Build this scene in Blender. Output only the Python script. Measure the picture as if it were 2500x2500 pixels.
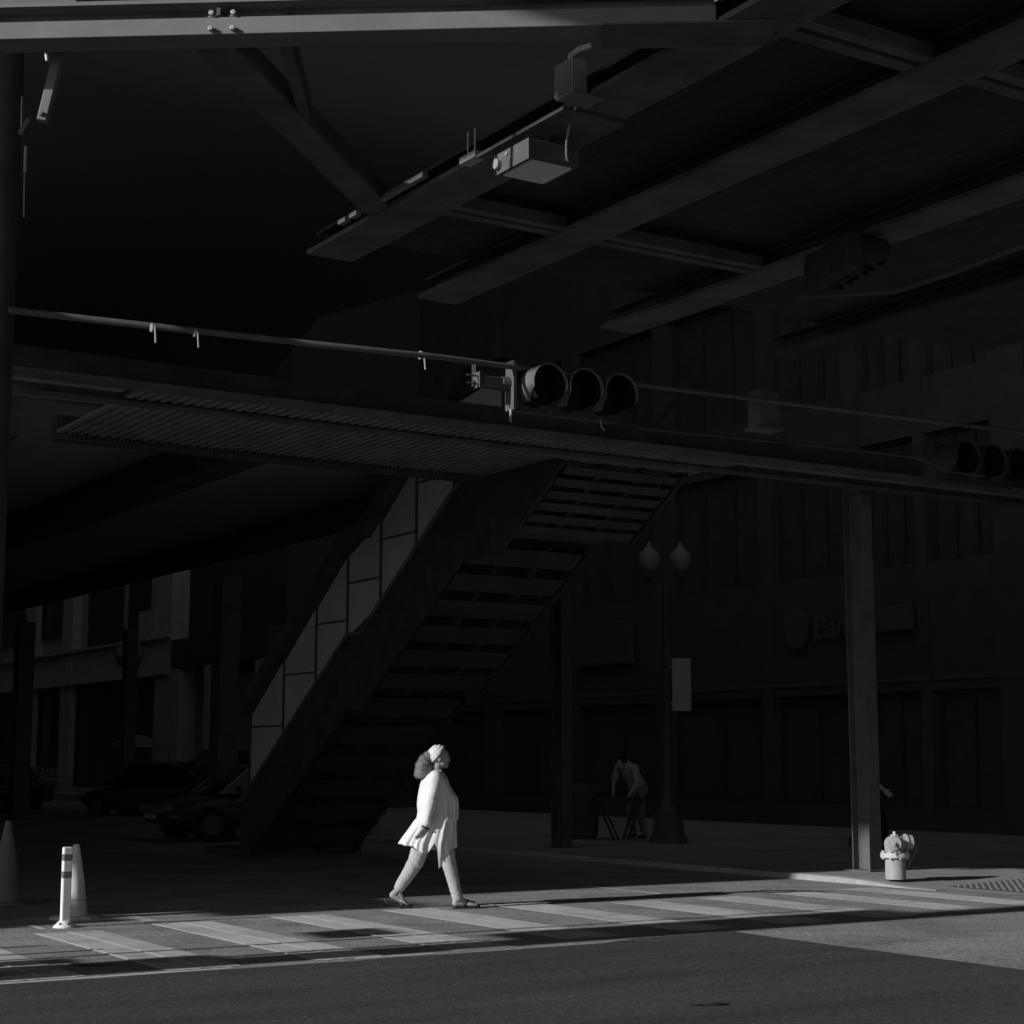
import bpy, bmesh, math, random
from mathutils import Vector, Matrix, Euler, noise
random.seed(7)
PI = math.pi; R = math.radians
scene = bpy.context.scene
for o in list(bpy.data.objects): bpy.data.objects.remove(o)

# ------------------------------------------------------------------ camera
FPX, HOR = 4200.0, 605.0                 # focal length in pixels of a 2500 px frame, horizon offset
PITCH = math.atan(HOR / FPX)
cam_d = bpy.data.cameras.new('camera'); cam = bpy.data.objects.new('camera', cam_d)
scene.collection.objects.link(cam); scene.camera = cam
cam.location = (0, 0, 1.5); cam.rotation_euler = (PI/2 + PITCH, 0, 0)
cam_d.sensor_width = 36; cam_d.lens = 36 * FPX / 2500; cam_d.clip_start = .1; cam_d.clip_end = 3000
scene.render.resolution_x = 1024; scene.render.resolution_y = 1024

# ------------------------------------------------------------------ light
SUN_EL, SUN_HEAD = 20.0, 57.5            # elevation; heading the light travels to (from +Y towards +X)
w = bpy.data.worlds.new('World'); scene.world = w; w.use_nodes = True
nt = w.node_tree; nt.nodes.clear()
sky = nt.nodes.new('ShaderNodeTexSky'); sky.sky_type = 'NISHITA'; sky.sun_disc = False
sky.sun_elevation = R(SUN_EL); sky.sun_rotation = R(180 + SUN_HEAD)
bw = nt.nodes.new('ShaderNodeRGBToBW'); bg = nt.nodes.new('ShaderNodeBackground'); wo = nt.nodes.new('ShaderNodeOutputWorld')
nt.links.new(sky.outputs[0], bw.inputs[0]); nt.links.new(bw.outputs[0], bg.inputs[0]); nt.links.new(bg.outputs[0], wo.inputs[0])
bg.inputs[1].default_value = 0.056
sl = bpy.data.lights.new('sun', 'SUN'); sun = bpy.data.objects.new('sun', sl); scene.collection.objects.link(sun)
sl.energy = 3.6; sl.angle = R(.5); sl.color = (1, 1, 1)
hd = R(SUN_HEAD); el = R(SUN_EL)
sdir = Vector((math.sin(hd)*math.cos(el), math.cos(hd)*math.cos(el), -math.sin(el)))
sun.rotation_euler = sdir.to_track_quat('-Z', 'Y').to_euler(); sun.location = (-20, -10, 20)
scene.view_settings.view_transform = 'Standard'; scene.view_settings.look = 'None'
scene.view_settings.exposure = 0.15; scene.view_settings.gamma = 1.0
try:
    scene.cycles.max_bounces = 6; scene.cycles.diffuse_bounces = 4
except Exception: pass

# ------------------------------------------------------------------ street grid: u across the avenue, v along it
GA = R(32.5); CA, SA = math.cos(GA), math.sin(GA)
def G(u, v, z=0.0): return Vector((CA*u - SA*v, SA*u + CA*v, z))
def ray(px, py):
    r = px - 1250; up = 1250 - py
    fw = FPX*math.cos(PITCH) - up*math.sin(PITCH); uz = FPX*math.sin(PITCH) + up*math.cos(PITCH)
    return r/fw, uz/fw
def atD(px, py, D): a, b = ray(px, py); return Vector((a*D, D, 1.5 + b*D))
def atz(px, py, z): a, b = ray(px, py); D = (z-1.5)/b; return Vector((a*D, D, z))
def UV(p): return (CA*p.x + SA*p.y, -SA*p.x + CA*p.y)

# ------------------------------------------------------------------ materials
MATS = {}
def mat(name, col, rough=.8, var=.15, scale=3.0, bump=0.0, bscale=None, metal=0.0, spec=.3, detail=6, stretch=None, emit=0, alpha=1, trans=0):
    if name in MATS: return MATS[name]
    m = bpy.data.materials.new(name); m.use_nodes = True; n = m.node_tree.nodes; l = m.node_tree.links
    b = n['Principled BSDF']; b.inputs['Roughness'].default_value = rough; b.inputs['Metallic'].default_value = metal
    b.inputs['Specular IOR Level'].default_value = spec
    tc = n.new('ShaderNodeTexCoord'); src = tc.outputs['Object']
    if stretch:
        mp = n.new('ShaderNodeMapping'); mp.inputs['Scale'].default_value = stretch; l.new(src, mp.inputs[0]); src = mp.outputs[0]
    nz = n.new('ShaderNodeTexNoise'); nz.inputs['Scale'].default_value = scale; nz.inputs['Detail'].default_value = detail; nz.inputs['Roughness'].default_value = .65
    l.new(src, nz.inputs[0])
    cr = n.new('ShaderNodeValToRGB'); cr.color_ramp.elements[0].position = .3; cr.color_ramp.elements[1].position = .7
    a = max(0, col*(1-var)); c = min(1, col*(1+var))
    cr.color_ramp.elements[0].color = (a, a, a, 1); cr.color_ramp.elements[1].color = (c, c, c, 1)
    l.new(nz.outputs[0], cr.inputs[0]); l.new(cr.outputs[0], b.inputs['Base Color'])
    if bump:
        n2 = n.new('ShaderNodeTexNoise'); n2.inputs['Scale'].default_value = bscale or scale*6; n2.inputs['Detail'].default_value = 4; l.new(src, n2.inputs[0])
        bp = n.new('ShaderNodeBump'); bp.inputs['Strength'].default_value = bump; bp.inputs['Distance'].default_value = .01
        l.new(n2.outputs[0], bp.inputs['Height']); l.new(bp.outputs[0], b.inputs['Normal'])
    if trans: b.inputs['Transmission Weight'].default_value = trans
    MATS[name] = m; return m

def ground_mat(name, col, fine, coarse, fscale, grit=0.0, rough=.9, stain=0.0, bump=.3, streak=None, spec=.25):
    m = bpy.data.materials.new(name); m.use_nodes = True; n = m.node_tree.nodes; l = m.node_tree.links
    b = n['Principled BSDF']; b.inputs['Roughness'].default_value = rough; b.inputs['Specular IOR Level'].default_value = spec
    tc = n.new('ShaderNodeTexCoord')
    def nz(scale, det, src=tc.outputs['Object'], rg=.6):
        x = n.new('ShaderNodeTexNoise'); x.inputs['Scale'].default_value = scale; x.inputs['Detail'].default_value = det; x.inputs['Roughness'].default_value = rg
        l.new(src, x.inputs[0]); return x.outputs[0]
    def mr(src, lo, hi, a=.3, b_=.7):
        x = n.new('ShaderNodeMapRange'); x.inputs[1].default_value = a; x.inputs[2].default_value = b_; x.inputs[3].default_value = lo; x.inputs[4].default_value = hi
        l.new(src, x.inputs[0]); return x.outputs[0]
    def mul(a, b_):
        x = n.new('ShaderNodeMath'); x.operation = 'MULTIPLY'
        for i, s in enumerate((a, b_)):
            if isinstance(s, float): x.inputs[i].default_value = s
            else: l.new(s, x.inputs[i])
        return x.outputs[0]
    v = mul(mr(nz(fscale, 2, rg=.9), 1-fine, 1+fine, .38, .62), mr(nz(.6, 5), 1-coarse, 1+coarse))
    v = mul(v, mr(nz(fscale*.42, 2, rg=.9), 1-fine*.6, 1+fine*.6, .38, .62))
    v = mul(v, mr(nz(6, 4), 1-coarse*.6, 1+coarse*.6))
    if streak:
        mp = n.new('ShaderNodeMapping'); mp.inputs['Rotation'].default_value = (0, 0, streak[0]); mp.inputs['Scale'].default_value = (streak[1], streak[2], 1)
        l.new(tc.outputs['Object'], mp.inputs[0]); v = mul(v, mr(nz(1.0, 6, mp.outputs[0]), 1-streak[3], 1+streak[3]))
    if stain:
        v = mul(v, mr(nz(.9, 5, rg=.7), 1-stain, 1.0, .33, .52))
    if grit:
        vo = n.new('ShaderNodeTexVoronoi'); vo.inputs['Scale'].default_value = 9; l.new(tc.outputs['Object'], vo.inputs[0])
        g1 = mr(vo.outputs[0], grit, 1.0, .05, .10); v = mul(v, g1)
    v = mul(v, float(col)); l.new(v, b.inputs['Base Color'])
    bp = n.new('ShaderNodeBump'); bp.inputs['Strength'].default_value = bump; bp.inputs['Distance'].default_value = .006
    l.new(nz(fscale, 3, rg=.8), bp.inputs['Height']); l.new(bp.outputs[0], b.inputs['Normal'])
    MATS[name] = m; return m

M_road = ground_mat('worn_asphalt', .30, .42, .08, 42, stain=.38, streak=(.2, .5, 3.0, .16))
M_patch = ground_mat('new_asphalt', .066, .4, .10, 50, grit=3.6, streak=(.1, .25, 2.4, .25), rough=.8)
M_paint = ground_mat('road_paint', .58, .18, .12, 80, stain=.38, bump=.12)
M_seam = ground_mat('paint_seam', .88, .15, .1, 80, bump=.1)
M_walk = ground_mat('concrete_pavement', .30, .15, .10, 50, stain=.15)
M_kerb = ground_mat('kerb_concrete', .33, .15, .12, 50)
M_tact = mat('tactile_plate', .13, .8, .2, 12)
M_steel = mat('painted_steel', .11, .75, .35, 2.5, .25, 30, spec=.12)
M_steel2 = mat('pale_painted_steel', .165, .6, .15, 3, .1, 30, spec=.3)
M_web = mat('shade_toned_steel', .055, .9, .3, 3, .2, spec=.03)  # darkened steel: the shade on webs and deep parts is in its colour
M_pipe = mat('grey_pipe', .11, .5, .2, 9, .1, spec=.3)
M_dark = mat('dark_steel', .075, .7, .3, 3, .2, spec=.15)
M_galv = mat('galvanised_metal', .38, .5, .2, 9, .1, metal=.2)
M_sig = mat('signal_housing', .09, .75, .2, 8, spec=.15)
M_hood = mat('signal_hood', .14, .7, .3, 9, stretch=(1, 14, 1), spec=.2)
M_black = mat('signal_inside', .015, .95, .2, 8, spec=.02)
M_lens = mat('signal_lens', .03, .25, .2, 8)
M_wood = mat('dark_timber', .05, .9, .3, 3, stretch=(8, 1, 1), spec=.1)
M_roof = mat('shade_roof_underside', .18, .9, .08, 2, spec=.05)
M_corr = mat('galvanised_sheet', .22, .6, .3, 2.2, .2, 20, spec=.3)
M_tread = mat('tread_sheet', .068, .7, .3, 2.2, .2, 20, spec=.15)
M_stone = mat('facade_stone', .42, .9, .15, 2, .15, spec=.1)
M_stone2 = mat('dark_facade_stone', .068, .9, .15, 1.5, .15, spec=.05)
M_glass = mat('window_glass', .062, .25, .2, 2, spec=.25)
M_frame = mat('window_frame', .05, .6, .2, 4, spec=.2)
M_frost = mat('frosted_panel', .44, .6, .12, 1.2, spec=.2)
M_white = mat('white_plastic', .80, .5, .05, 6)
M_band = mat('dark_reflective_band', .16, .5, .1, 8)
M_cone = mat('cone_plastic', .62, .6, .18, 7, spec=.3)
M_hyd = mat('hydrant_paint', .34, .6, .16, 14, .25, 60, spec=.3)
M_hyd2 = mat('hydrant_pale_paint', .55, .6, .12, 14, .25, 60, spec=.3)
M_chain = mat('rusty_chain', .22, .7, .3, 30)
M_sign = mat('sign_face', .34, .7, .06, 3, spec=.1)
M_signd = mat('lit_sign_panel', .08, .7, .12, 2, spec=.1)
M_globe = mat('lamp_globe', .2, .35, .12, 6)
M_car = mat('dark_car_paint', .03, .25, .1, 2, spec=.4)
M_cglass = mat('car_glass', .010, .12, .1, 2, spec=.5)
M_tyre = mat('tyre_rubber', .015, .9, .2, 8, spec=.1)
M_rim = mat('wheel_rim', .10, .5, .1, 8, metal=.5)
M_chrome = mat('chrome_trim', .5, .25, .05, 8, metal=.8)
M_plate = mat('plate_white', .30, .6, .05, 8)
M_skin = mat('skin', .36, .5, .10, 40, spec=.35)
M_lip = mat('lips', .24, .4, .1, 40, spec=.4)
M_hair = mat('hair', .30, .95, .35, 60, .8, 120, spec=.1)
M_cloth = mat('white_cotton', .70, .85, .04, 10, .25, 60, spec=.15)
M_trou = mat('pale_trousers', .42, .85, .08, 14, .35, 40, spec=.15)
M_wrap = mat('pale_headwrap', .70, .85, .05, 20, .5, 60, spec=.15, stretch=(3, 1, 1))
M_sole = mat('dark_sole', .03, .6, .2, 20, spec=.3)
M_strap = mat('patterned_strap', .08, .5, .9, 90)
M_shirt = mat('grey_shirt', .36, .9, .1, 6)
M_jean = mat('dark_trousers', .17, .9, .1, 6)
M_fol = mat('pale_flowers', .24, .9, .5, 9)
M_canv = mat('umbrella_canvas', .22, .8, .1, 5)

# ------------------------------------------------------------------ mesh builder
class MB:
    def __init__(s): s.v = []; s.f = []
    def add(s, vs, fs):
        k = len(s.v); s.v += [tuple(p) for p in vs]; s.f += [tuple(i+k for i in f) for f in fs]; return s
    def box(s, a, b):
        x0, y0, z0 = a; x1, y1, z1 = b
        return s.add([(x0,y0,z0),(x1,y0,z0),(x1,y1,z0),(x0,y1,z0),(x0,y0,z1),(x1,y0,z1),(x1,y1,z1),(x0,y1,z1)],
            [(0,3,2,1),(4,5,6,7),(0,1,5,4),(1,2,6,5),(2,3,7,6),(3,0,4,7)])
    def obox(s, c, size, rot):
        hx, hy, hz = [q/2 for q in size]; m = rot.to_matrix() if not isinstance(rot, Matrix) else rot
        P = [Vector(c) + m @ Vector(q) for q in [(-hx,-hy,-hz),(hx,-hy,-hz),(hx,hy,-hz),(-hx,hy,-hz),(-hx,-hy,hz),(hx,-hy,hz),(hx,hy,hz),(-hx,hy,hz)]]
        return s.add(P, [(0,3,2,1),(4,5,6,7),(0,1,5,4),(1,2,6,5),(2,3,7,6),(3,0,4,7)])
    def bar(s, p, q, w, h, up=(0,0,1)):                      # rectangular bar between two points
        p = Vector(p); q = Vector(q); d = (q-p); L = d.length; x = d.normalized(); y = Vector(up).cross(x).normalized(); z = x.cross(y)
        m = Matrix((x, y, z)).transposed(); return s.obox((p+q)/2, (L, w, h), m)
    def cyl(s, p, q, r0, r1=None, n=16, caps=True):
        if r1 is None: r1 = r0
        p = Vector(p); q = Vector(q); z = (q-p).normalized(); x = z.orthogonal().normalized(); y = z.cross(x); P = []
        for c, r in ((p, r0), (q, r1)):
            for i in range(n): a = 2*PI*i/n; P.append(c + x*math.cos(a)*r + y*math.sin(a)*r)
        F = [(i, (i+1) % n, n+(i+1) % n, n+i) for i in range(n)]
        if caps: F += [tuple(range(n-1, -1, -1)), tuple(range(n, 2*n))]
        return s.add(P, F)
    def tube(s, pts, r, n=8):
        pts = [Vector(p) for p in pts]; P = []; F = []
        rr = r if isinstance(r, (list, tuple)) else [r]*len(pts); px = None
        for i, p in enumerate(pts):
            d = (pts[min(i+1, len(pts)-1)] - pts[max(i-1, 0)]).normalized()
            if px is None: px = d.orthogonal().normalized()
            px = (px - d*px.dot(d)).normalized(); py = d.cross(px)
            for k in range(n): a = 2*PI*k/n; P.append(p + (px*math.cos(a) + py*math.sin(a))*rr[i])
        for i in range(len(pts)-1):
            for k in range(n): F.append((i*n+k, i*n+(k+1) % n, (i+1)*n+(k+1) % n, (i+1)*n+k))
        F += [tuple(range(n-1, -1, -1)), tuple(range((len(pts)-1)*n, len(pts)*n))]
        return s.add(P, F)
    def lathe(s, prof, c=(0,0,0), n=24, axis=None):          # prof: (radius, height)
        m = axis.to_track_quat('Z', 'Y').to_matrix() if axis else Matrix.Identity(3); c = Vector(c); P = []; F = []
        for r, h in prof:
            for k in range(n): a = 2*PI*k/n; P.append(c + m @ Vector((r*math.cos(a), r*math.sin(a), h)))
        for i in range(len(prof)-1):
            for k in range(n): F.append((i*n+k, i*n+(k+1) % n, (i+1)*n+(k+1) % n, (i+1)*n+k))
        F += [tuple(range(n-1, -1, -1)), tuple(range((len(prof)-1)*n, len(prof)*n))]
        return s.add(P, F)
    def ell(s, c, r, n=14, m=10, rot=None):
        c = Vector(c); P = []; F = []; M3 = rot.to_matrix() if rot else Matrix.Identity(3)
        P.append(c + M3 @ Vector((0, 0, -r[2])))
        for j in range(1, m):
            t = -PI/2 + PI*j/m
            for i in range(n): a = 2*PI*i/n; P.append(c + M3 @ Vector((r[0]*math.cos(t)*math.cos(a), r[1]*math.cos(t)*math.sin(a), r[2]*math.sin(t))))
        P.append(c + M3 @ Vector((0, 0, r[2]))); top = len(P)-1
        for i in range(n): F.append((0, 1+(i+1) % n, 1+i)); F.append((top, 1+(m-2)*n+i, 1+(m-2)*n+(i+1) % n))
        for j in range(m-2):
            for i in range(n): F.append((1+j*n+i, 1+j*n+(i+1) % n, 1+(j+1)*n+(i+1) % n, 1+(j+1)*n+i))
        return s.add(P, F)
    def cap(s, p, q, r0, r1, n=14):                          # capsule for remeshing
        s.cyl(p, q, r0, r1, n); s.ell(p, (r0,)*3, n, 8); s.ell(q, (r1,)*3, n, 8); return s
    def prism(s, poly, z0, z1):
        n = len(poly); P = [(x, y, z0) for x, y in poly] + [(x, y, z1) for x, y in poly]
        return s.add(P, [tuple(range(n-1, -1, -1)), tuple(range(n, 2*n))] + [(i, (i+1) % n, n+(i+1) % n, n+i) for i in range(n)])
    def build(s, name, m, parent=None, smooth=False, bevel=0, loc=None, rz=None):
        me = bpy.data.meshes.new(name); me.from_pydata(s.v, [], s.f); me.materials.append(m); me.validate()
        bm = bmesh.new(); bm.from_mesh(me); bmesh.ops.recalc_face_normals(bm, faces=bm.faces); bm.to_mesh(me); bm.free()
        o = bpy.data.objects.new(name, me); scene.collection.objects.link(o)
        if smooth:
            for p in me.polygons: p.use_smooth = len(p.vertices) <= 4
            me.set_sharp_from_angle(angle=R(40))
        if bevel:
            b = o.modifiers.new('b', 'BEVEL'); b.width = bevel; b.segments = 2; b.limit_method = 'ANGLE'
        if parent: o.parent = parent
        if loc is not None: o.location = loc
        if rz is not None: o.rotation_euler = (0, 0, rz)
        return o
def remesh(mb, name, m, parent=None, voxel=.008, sm=6, noise_amp=0, noise_scale=8):
    o = mb.build(name+'_tmp', m); mod = o.modifiers.new('r', 'REMESH'); mod.mode = 'VOXEL'; mod.voxel_size = voxel; mod.use_smooth_shade = True
    s_ = o.modifiers.new('s', 'SMOOTH'); s_.iterations = sm; s_.factor = .5
    bpy.context.view_layer.update()
    dg = bpy.context.evaluated_depsgraph_get(); me = bpy.data.meshes.new_from_object(o.evaluated_get(dg)); me.name = name
    bpy.data.objects.remove(o)
    if noise_amp:
        for v in me.vertices:
            v.co += v.normal * noise_amp * noise.noise(v.co * noise_scale)
    me.materials.clear(); me.materials.append(m)
    for p in me.polygons: p.use_smooth = True
    r = bpy.data.objects.new(name, me); scene.collection.objects.link(r)
    if parent: r.parent = parent
    return r
def thing(name, label, cat, loc, rz=GA, group=None):
    o = bpy.data.objects.new(name, None); scene.collection.objects.link(o); o.location = loc; o.rotation_euler = (0, 0, rz)
    o['label'] = label; o['category'] = cat
    if group: o['group'] = group
    return o
def tag(o, label, cat, group=None):
    o['label'] = label; o['category'] = cat
    if group: o['group'] = group
    return o
def struct(o): o['kind'] = 'structure'; return o
def copy_tree(o, parent=None):
    c = o.copy(); scene.collection.objects.link(c); c.parent = parent
    for ch in list(o.children): copy_tree(ch, c)
    return c

# ================================================================== ground
g = MB().add([(-400,-400,0),(400,-400,0),(400,400,0),(-400,400,0)], [(0,1,2,3)])
struct(g.build('road', M_road))
# newer asphalt, jagged edge
pts = []
n = 130
for i in range(n+1):
    u = -40 + 50*i/n; pts.append((u, 11.86 + .035*noise.noise(Vector((u*2.5, 0, 0))) + (.05*(u-5) if u > 8.6 else 0)*.8))
for i in range(1, 90):
    v = 12.0 - .45*i; pts.append((9.95 + .05*noise.noise(Vector((v*2, 3, 0))), v))
pts += [(9.95, -60), (-40, -60)]
P = MB().add([(a, b, .004) for a, b in pts], [tuple(range(len(pts)))])
struct(P.build('asphalt_patch', M_patch, rz=GA))
# crosswalk: wide stripes, each of two passes of paint with a bright seam
def ragged(u0, u1, v0, v1, z, jag=.03, seed=0):
    a = []; k = 14
    for i in range(k+1): a.append((u0+(u1-u0)*i/k, v0 + jag*noise.noise(Vector((i*.9+seed, seed*1.7, 0)))))
    for i in range(k+1): a.append((u1-(u1-u0)*i/k, v1 + jag*.6*noise.noise(Vector((i*.9+seed, seed*2.3, 5)))))
    return MB().add([(p, q, z) for p, q in a], [tuple(range(len(a)))])
stripes = [(3.54,15.1),(4.72,15.15),(5.90,15.45),(7.12,15.5),(8.37,15.6),(9.62,15.58),(10.85,15.12),(12.0,15.1),(13.15,15.22),(14.2,15.26)]
for i, (u, v1) in enumerate(stripes):
    v0 = 12.28 if i > 3 else 12.02
    o = struct(ragged(u, u+.59, v0, v1, .004, .07, i*3.1).build('crosswalk_stripe', M_paint, rz=GA))
    s_ = MB()
    for uu, ww in ((u, .030), (u+.29, .024)):
        s_.add([(uu, v0+.1, .008), (uu+ww, v0+.1, .008), (uu+ww, v1-.02, .008), (uu, v1-.02, .008)], [(0,1,2,3)])
    s_.build('paint_seam', M_seam, o)
lm = MB()
for (u0, u1, v0, v1) in [(12.02, 12.10, 15.82, 17.3), (5.95, 6.1, 15.75, 16.4), (5.9,6.5,15.6,15.62), (4.9, 4.96, 15.5, 15.95), (5.35,5.95,16.02,16.6), (6.2, 6.9, 11.93, 12.0), (3.3,5.2,11.9,11.97)]:
    lm.add([(u0, v0, .004), (u1, v0, .004), (u1, v1, .004), (u0, v1, .004)], [(0,1,2,3)])
struct(lm.build('lane_marking', M_paint, rz=GA))
# worn hole scar in the new asphalt and irregular darker spots on the road
def blob_poly(cx, cy, rx, ry, z, n=26, seed=1, amp=.35):
    a = []
    for i in range(n):
        t = 2*PI*i/n; k = 1 + amp*noise.noise(Vector((math.cos(t)*1.6+seed, math.sin(t)*1.6, seed)))
        a.append((cx+rx*k*math.cos(t), cy+ry*k*math.sin(t), z))
    return MB().add(a, [tuple(range(n))])
M_tar = mat('tar', .035, .8, .5, 20)
for q in [(1735,2455,.10,.045,2),(1760,2453,.05,.05,3),(1700,2456,.05,.03,4)]:
    p = atz(q[0], q[1], 0); struct(blob_poly(p.x, p.y, q[2], q[3], .008, seed=q[4], amp=.8).build('pothole_scar', M_tar))
for q in [(1900,2178,.3,.12,5),(1960,2177,.35,.08,6),(225,2357,.18,.07,7),(1560,2300,.2,.02,9)]:
    p = atz(q[0], q[1], 0); struct(blob_poly(p.x, p.y, q[2], q[3], .012, seed=q[4], amp=.9).build('dark_spot', mat('mottled_spot', .20, .9, .8, 30)))
# pavement at the corner: sloping kerb (ramp towards the crossing)
SW = .07
poly = [(15.2, 120), (15.2, 17.6), (15.2, 16.2), (15.25, 15.0), (15.35, 13.6), (15.9, 12.7), (16.9, 12.35), (40, 12.35), (40, 120)]
def hgt(u, v):                                              # pavement height: kerb ramp at the crossing
    k = max((v-14.6)/1.5, (u-15.4)/2.6); k = min(1, max(0, k)); return .004 + (SW-.004)*k*k*(3-2*k)
us = [15.2+.2*i for i in range(20)] + [19.4, 22, 26, 40]; vs_ = [12.35+.2*i for i in range(25)] + [18, 20, 25, 40, 70, 120]
P = [(a + (max(0, 13.6-b)*.5 if a < 15.3 else 0), b, hgt(a, b)) for b in vs_ for a in us]; m = len(us)
F = [(j*m+i, j*m+i+1, (j+1)*m+i+1, (j+1)*m+i) for j in range(len(vs_)-1) for i in range(m-1)]
struct(MB().add(P, F).build('pavement', M_walk, rz=GA))
P = []; F = []; kv = [14.5, 14.8, 15.1, 15.4, 15.7, 16.1, 16.6, 17.5]
for b in kv:
    h_ = hgt(15.2, b)+.003
    P += [(15.02, b, -.02), (15.035, b, h_-.01), (15.06, b, h_), (15.21, b, h_+.002), (15.21, b, -.02)]
for j in range(len(kv)-1):
    for i in range(4): F.append((j*5+i, j*5+i+1, (j+1)*5+i+1, (j+1)*5+i))
struct(MB().add(P, F).build('kerb', M_kerb, rz=GA)); struct(MB().box((15.03, 17.5, 0), (15.2, 120, SW)).build('kerb', M_walk, rz=GA))
struct(MB().prism([(-40, 60), (-40, 17.2), (-9.5, 17.2), (-8.5, 18.2), (-8.5, 120), (-40, 120)], 0, SW).build('pavement', M_walk, rz=GA))
struct(MB().prism([(24.5, 10.5), (26.5, 9.5), (26.5, -30), (60, -30), (60, 10.5)], 0, SW).build('pavement', M_walk, rz=GA))
# tactile plate with ribs
tp = MB()
for i in range(20):
    for j in range(15):
        a, b_ = 15.6+i*.1, 13.35+j*.1; c = [(a, b_), (a+.1, b_), (a+.1, b_+.1), (a, b_+.1)]
        tp.add([(x, y, hgt(x, y)+.008) for x, y in c], [(0,1,2,3)])
        z_ = hgt(a+.05, b_+.05)+.006; tp.cyl((a+.05, b_+.05, z_), (a+.05, b_+.05, z_+.016), .03, .02, 6)
tag(tp.build('tactile_plate', M_tact, rz=GA), 'dark domed tactile paving plate set in the pavement corner at the right edge', 'tactile paving')
ex = MB()
for vv in (18.2, 21.2, 24.2): ex.box((15.3, vv, SW), (25.9, vv+.015, SW+.003))
struct(ex.build('pavement_joint', M_tar, rz=GA))

# ================================================================== shade casters: unseen buildings shaped to block light
def EL(u): return (u + 12) * math.tan(R(SUN_EL))          # height at u=-12 whose shadow falls at ground u
cb = MB()
lev = [(-12, 4.9, 15.78), (4.9, 6.0, 15.9), (6.0, 7.05, 16.6), (7.05, 9.2, 15.84), (9.2, 14.4, 16.98), (14.4, 18.0, 16.9), (18.0, 34, 16.2)]  # edge stepped by height so its shadow draws the shade line
for i, (a, b, ve) in enumerate(lev):
    cb.box((-12.35, ve, max(0, EL(a))), (-12, 17.4, EL(b) - .002))
cb.box((-26, 17.4, 0), (-12, 60.6, 60))
cbt = thing('corner_building', 'unseen pale corner building left of the crossing, its stepped edge shaped for the shade line', 'building', (0, 0, 0))
cb.build('wall', M_stone, cbt)
for j in range(5):
    for i in range(8): MB().box((-11.99, 18.5+i*3.2, 1.2+j*3.6), (-11.93, 20.3+i*3.2, 3.4+j*3.6)).build('window', M_glass, cbt)
rb_ = MB().box((26, -40, 0), (40, 9.5, 50)); tag(rb_.build('fill_blocker', M_stone2, rz=GA), 'unseen dark block right of the view, added to cut fill light', 'building')  # unseen block added to cut fill light from the right
nb = MB().box((-26, 60.61, 0), (-12, 130, 62)); tag(nb.build('office_block', M_stone2, rz=GA), 'unseen dark office block further along the left side of the avenue, its height set to block the sun', 'building')  # unseen, height set to keep sun off the far facades
# column and added boxes and panels whose shadow bands cross the street
t = thing('elevated_track_column', 'steel track column at the kerb left of the crossing', 'column', G(-3.6, 12.27))
MB().box((-.2, -.19, 0), (.2, -.15, 7.5)).box((-.2, .15, 0), (.2, .19, 7.5)).box((-.02, -.15, 0), (.02, .15, 7.5)).build('shaft', M_steel, t)
MB().box((-.3, -.26, 7.5), (.3, .3, 8.2)).build('bracket', M_steel, t)
def EC(u, u0): return (u - u0) * math.tan(R(SUN_EL))
t = thing('shadow_pole', 'unseen slim pole and box left of the crossing, added to cast a shadow band', 'traffic light', G(-3.2, 12.62))
MB().cyl((0,0,0), (0,0,4.0), .055, .05).build('pole', M_galv, t)
MB().box((-.15, -.33, EC(8.1,-3.2)), (.15, .42, EC(12.6,-3.2))).build('signal_housing', M_sig, t, bevel=.02)  # unseen box, sized to cast the wide shadow band
MB().box((-.05,-.05,EC(12.6,-3.2)),(.05,.0,8.3)).build('mast', M_galv, t)
t = thing('shadow_post', 'unseen thin post with panels left of the crossing, added to cast shadow strips', 'sign', G(-3.0, 13.28))
MB().cyl((0,0,0), (0,0,5.6), .035, .035).build('pole', M_galv, t)
MB().box((-.02, -.92, EC(1.0, -3)), (.02, -.45, EC(5.4,-3))).box((-.02, -.40, EC(1.0, -3)), (.02, -.08, EC(4.4,-3))).build('panel', M_sign, t)  # added panels, sized by where their shadow strips land
MB().box((-.02, .15, EC(6.7,-3)), (.02, .75, EC(7.5,-3))).build('panel', M_sign, t)  # panel added for a soft shadow smudge on the road
t = thing('shade_boards', 'unseen pair of narrow boards left of the view, added to shade parts of the mast arm', 'sign', G(0, 10.2))
MB().box((0, 0, 4.9), (.03, 1.0, 5.70)).build('board', M_sign, t); MB().box((0, 0, 5.93), (.03, 1.0, 6.18)).build('board', M_sign, t)  # boards added out of view to shade stretches of the mast arm
MB().cyl((.015, .5, 5.70), (.015, .5, 8.3), .012, .012, 8).build('hanger', M_dark, t)
# ================================================================== roof added over the avenue to block sun and sky
UE = 18.7 - 8.3/math.tan(R(SUN_EL))
rf = MB(); z0, z1 = 8.3, 8.55
A1 = atz(0, 10, 8.3); A2 = atz(190, 10, 8.3); B1 = atz(1590, 3, 8.3); B2 = atz(1830, 3, 8.3); B3 = atz(1690, 16, 8.3)
def gq(pts): rf.prism(pts, z0, z1)
def edge_x(y): v = (y - SA*UE)/CA; return CA*UE - SA*v     # x of the sunward edge
def far_x(y): v = (y - SA*25.9)/CA; return CA*25.9 - SA*v
ya, yb = 13.4, A1.y
gq([(edge_x(-1), -1), (18, -1), (18, ya), (edge_x(ya), ya)])
gq([(edge_x(ya), ya), (A1.x-1.2, ya), (A1.x-1.2, yb), (edge_x(yb), yb)])
gq([(A2.x, ya), (B1.x, ya), (B1.x, yb), (A2.x, yb)])
gq([(B2.x, ya), (18, ya), (18, yb), (B2.x, yb)])
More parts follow.
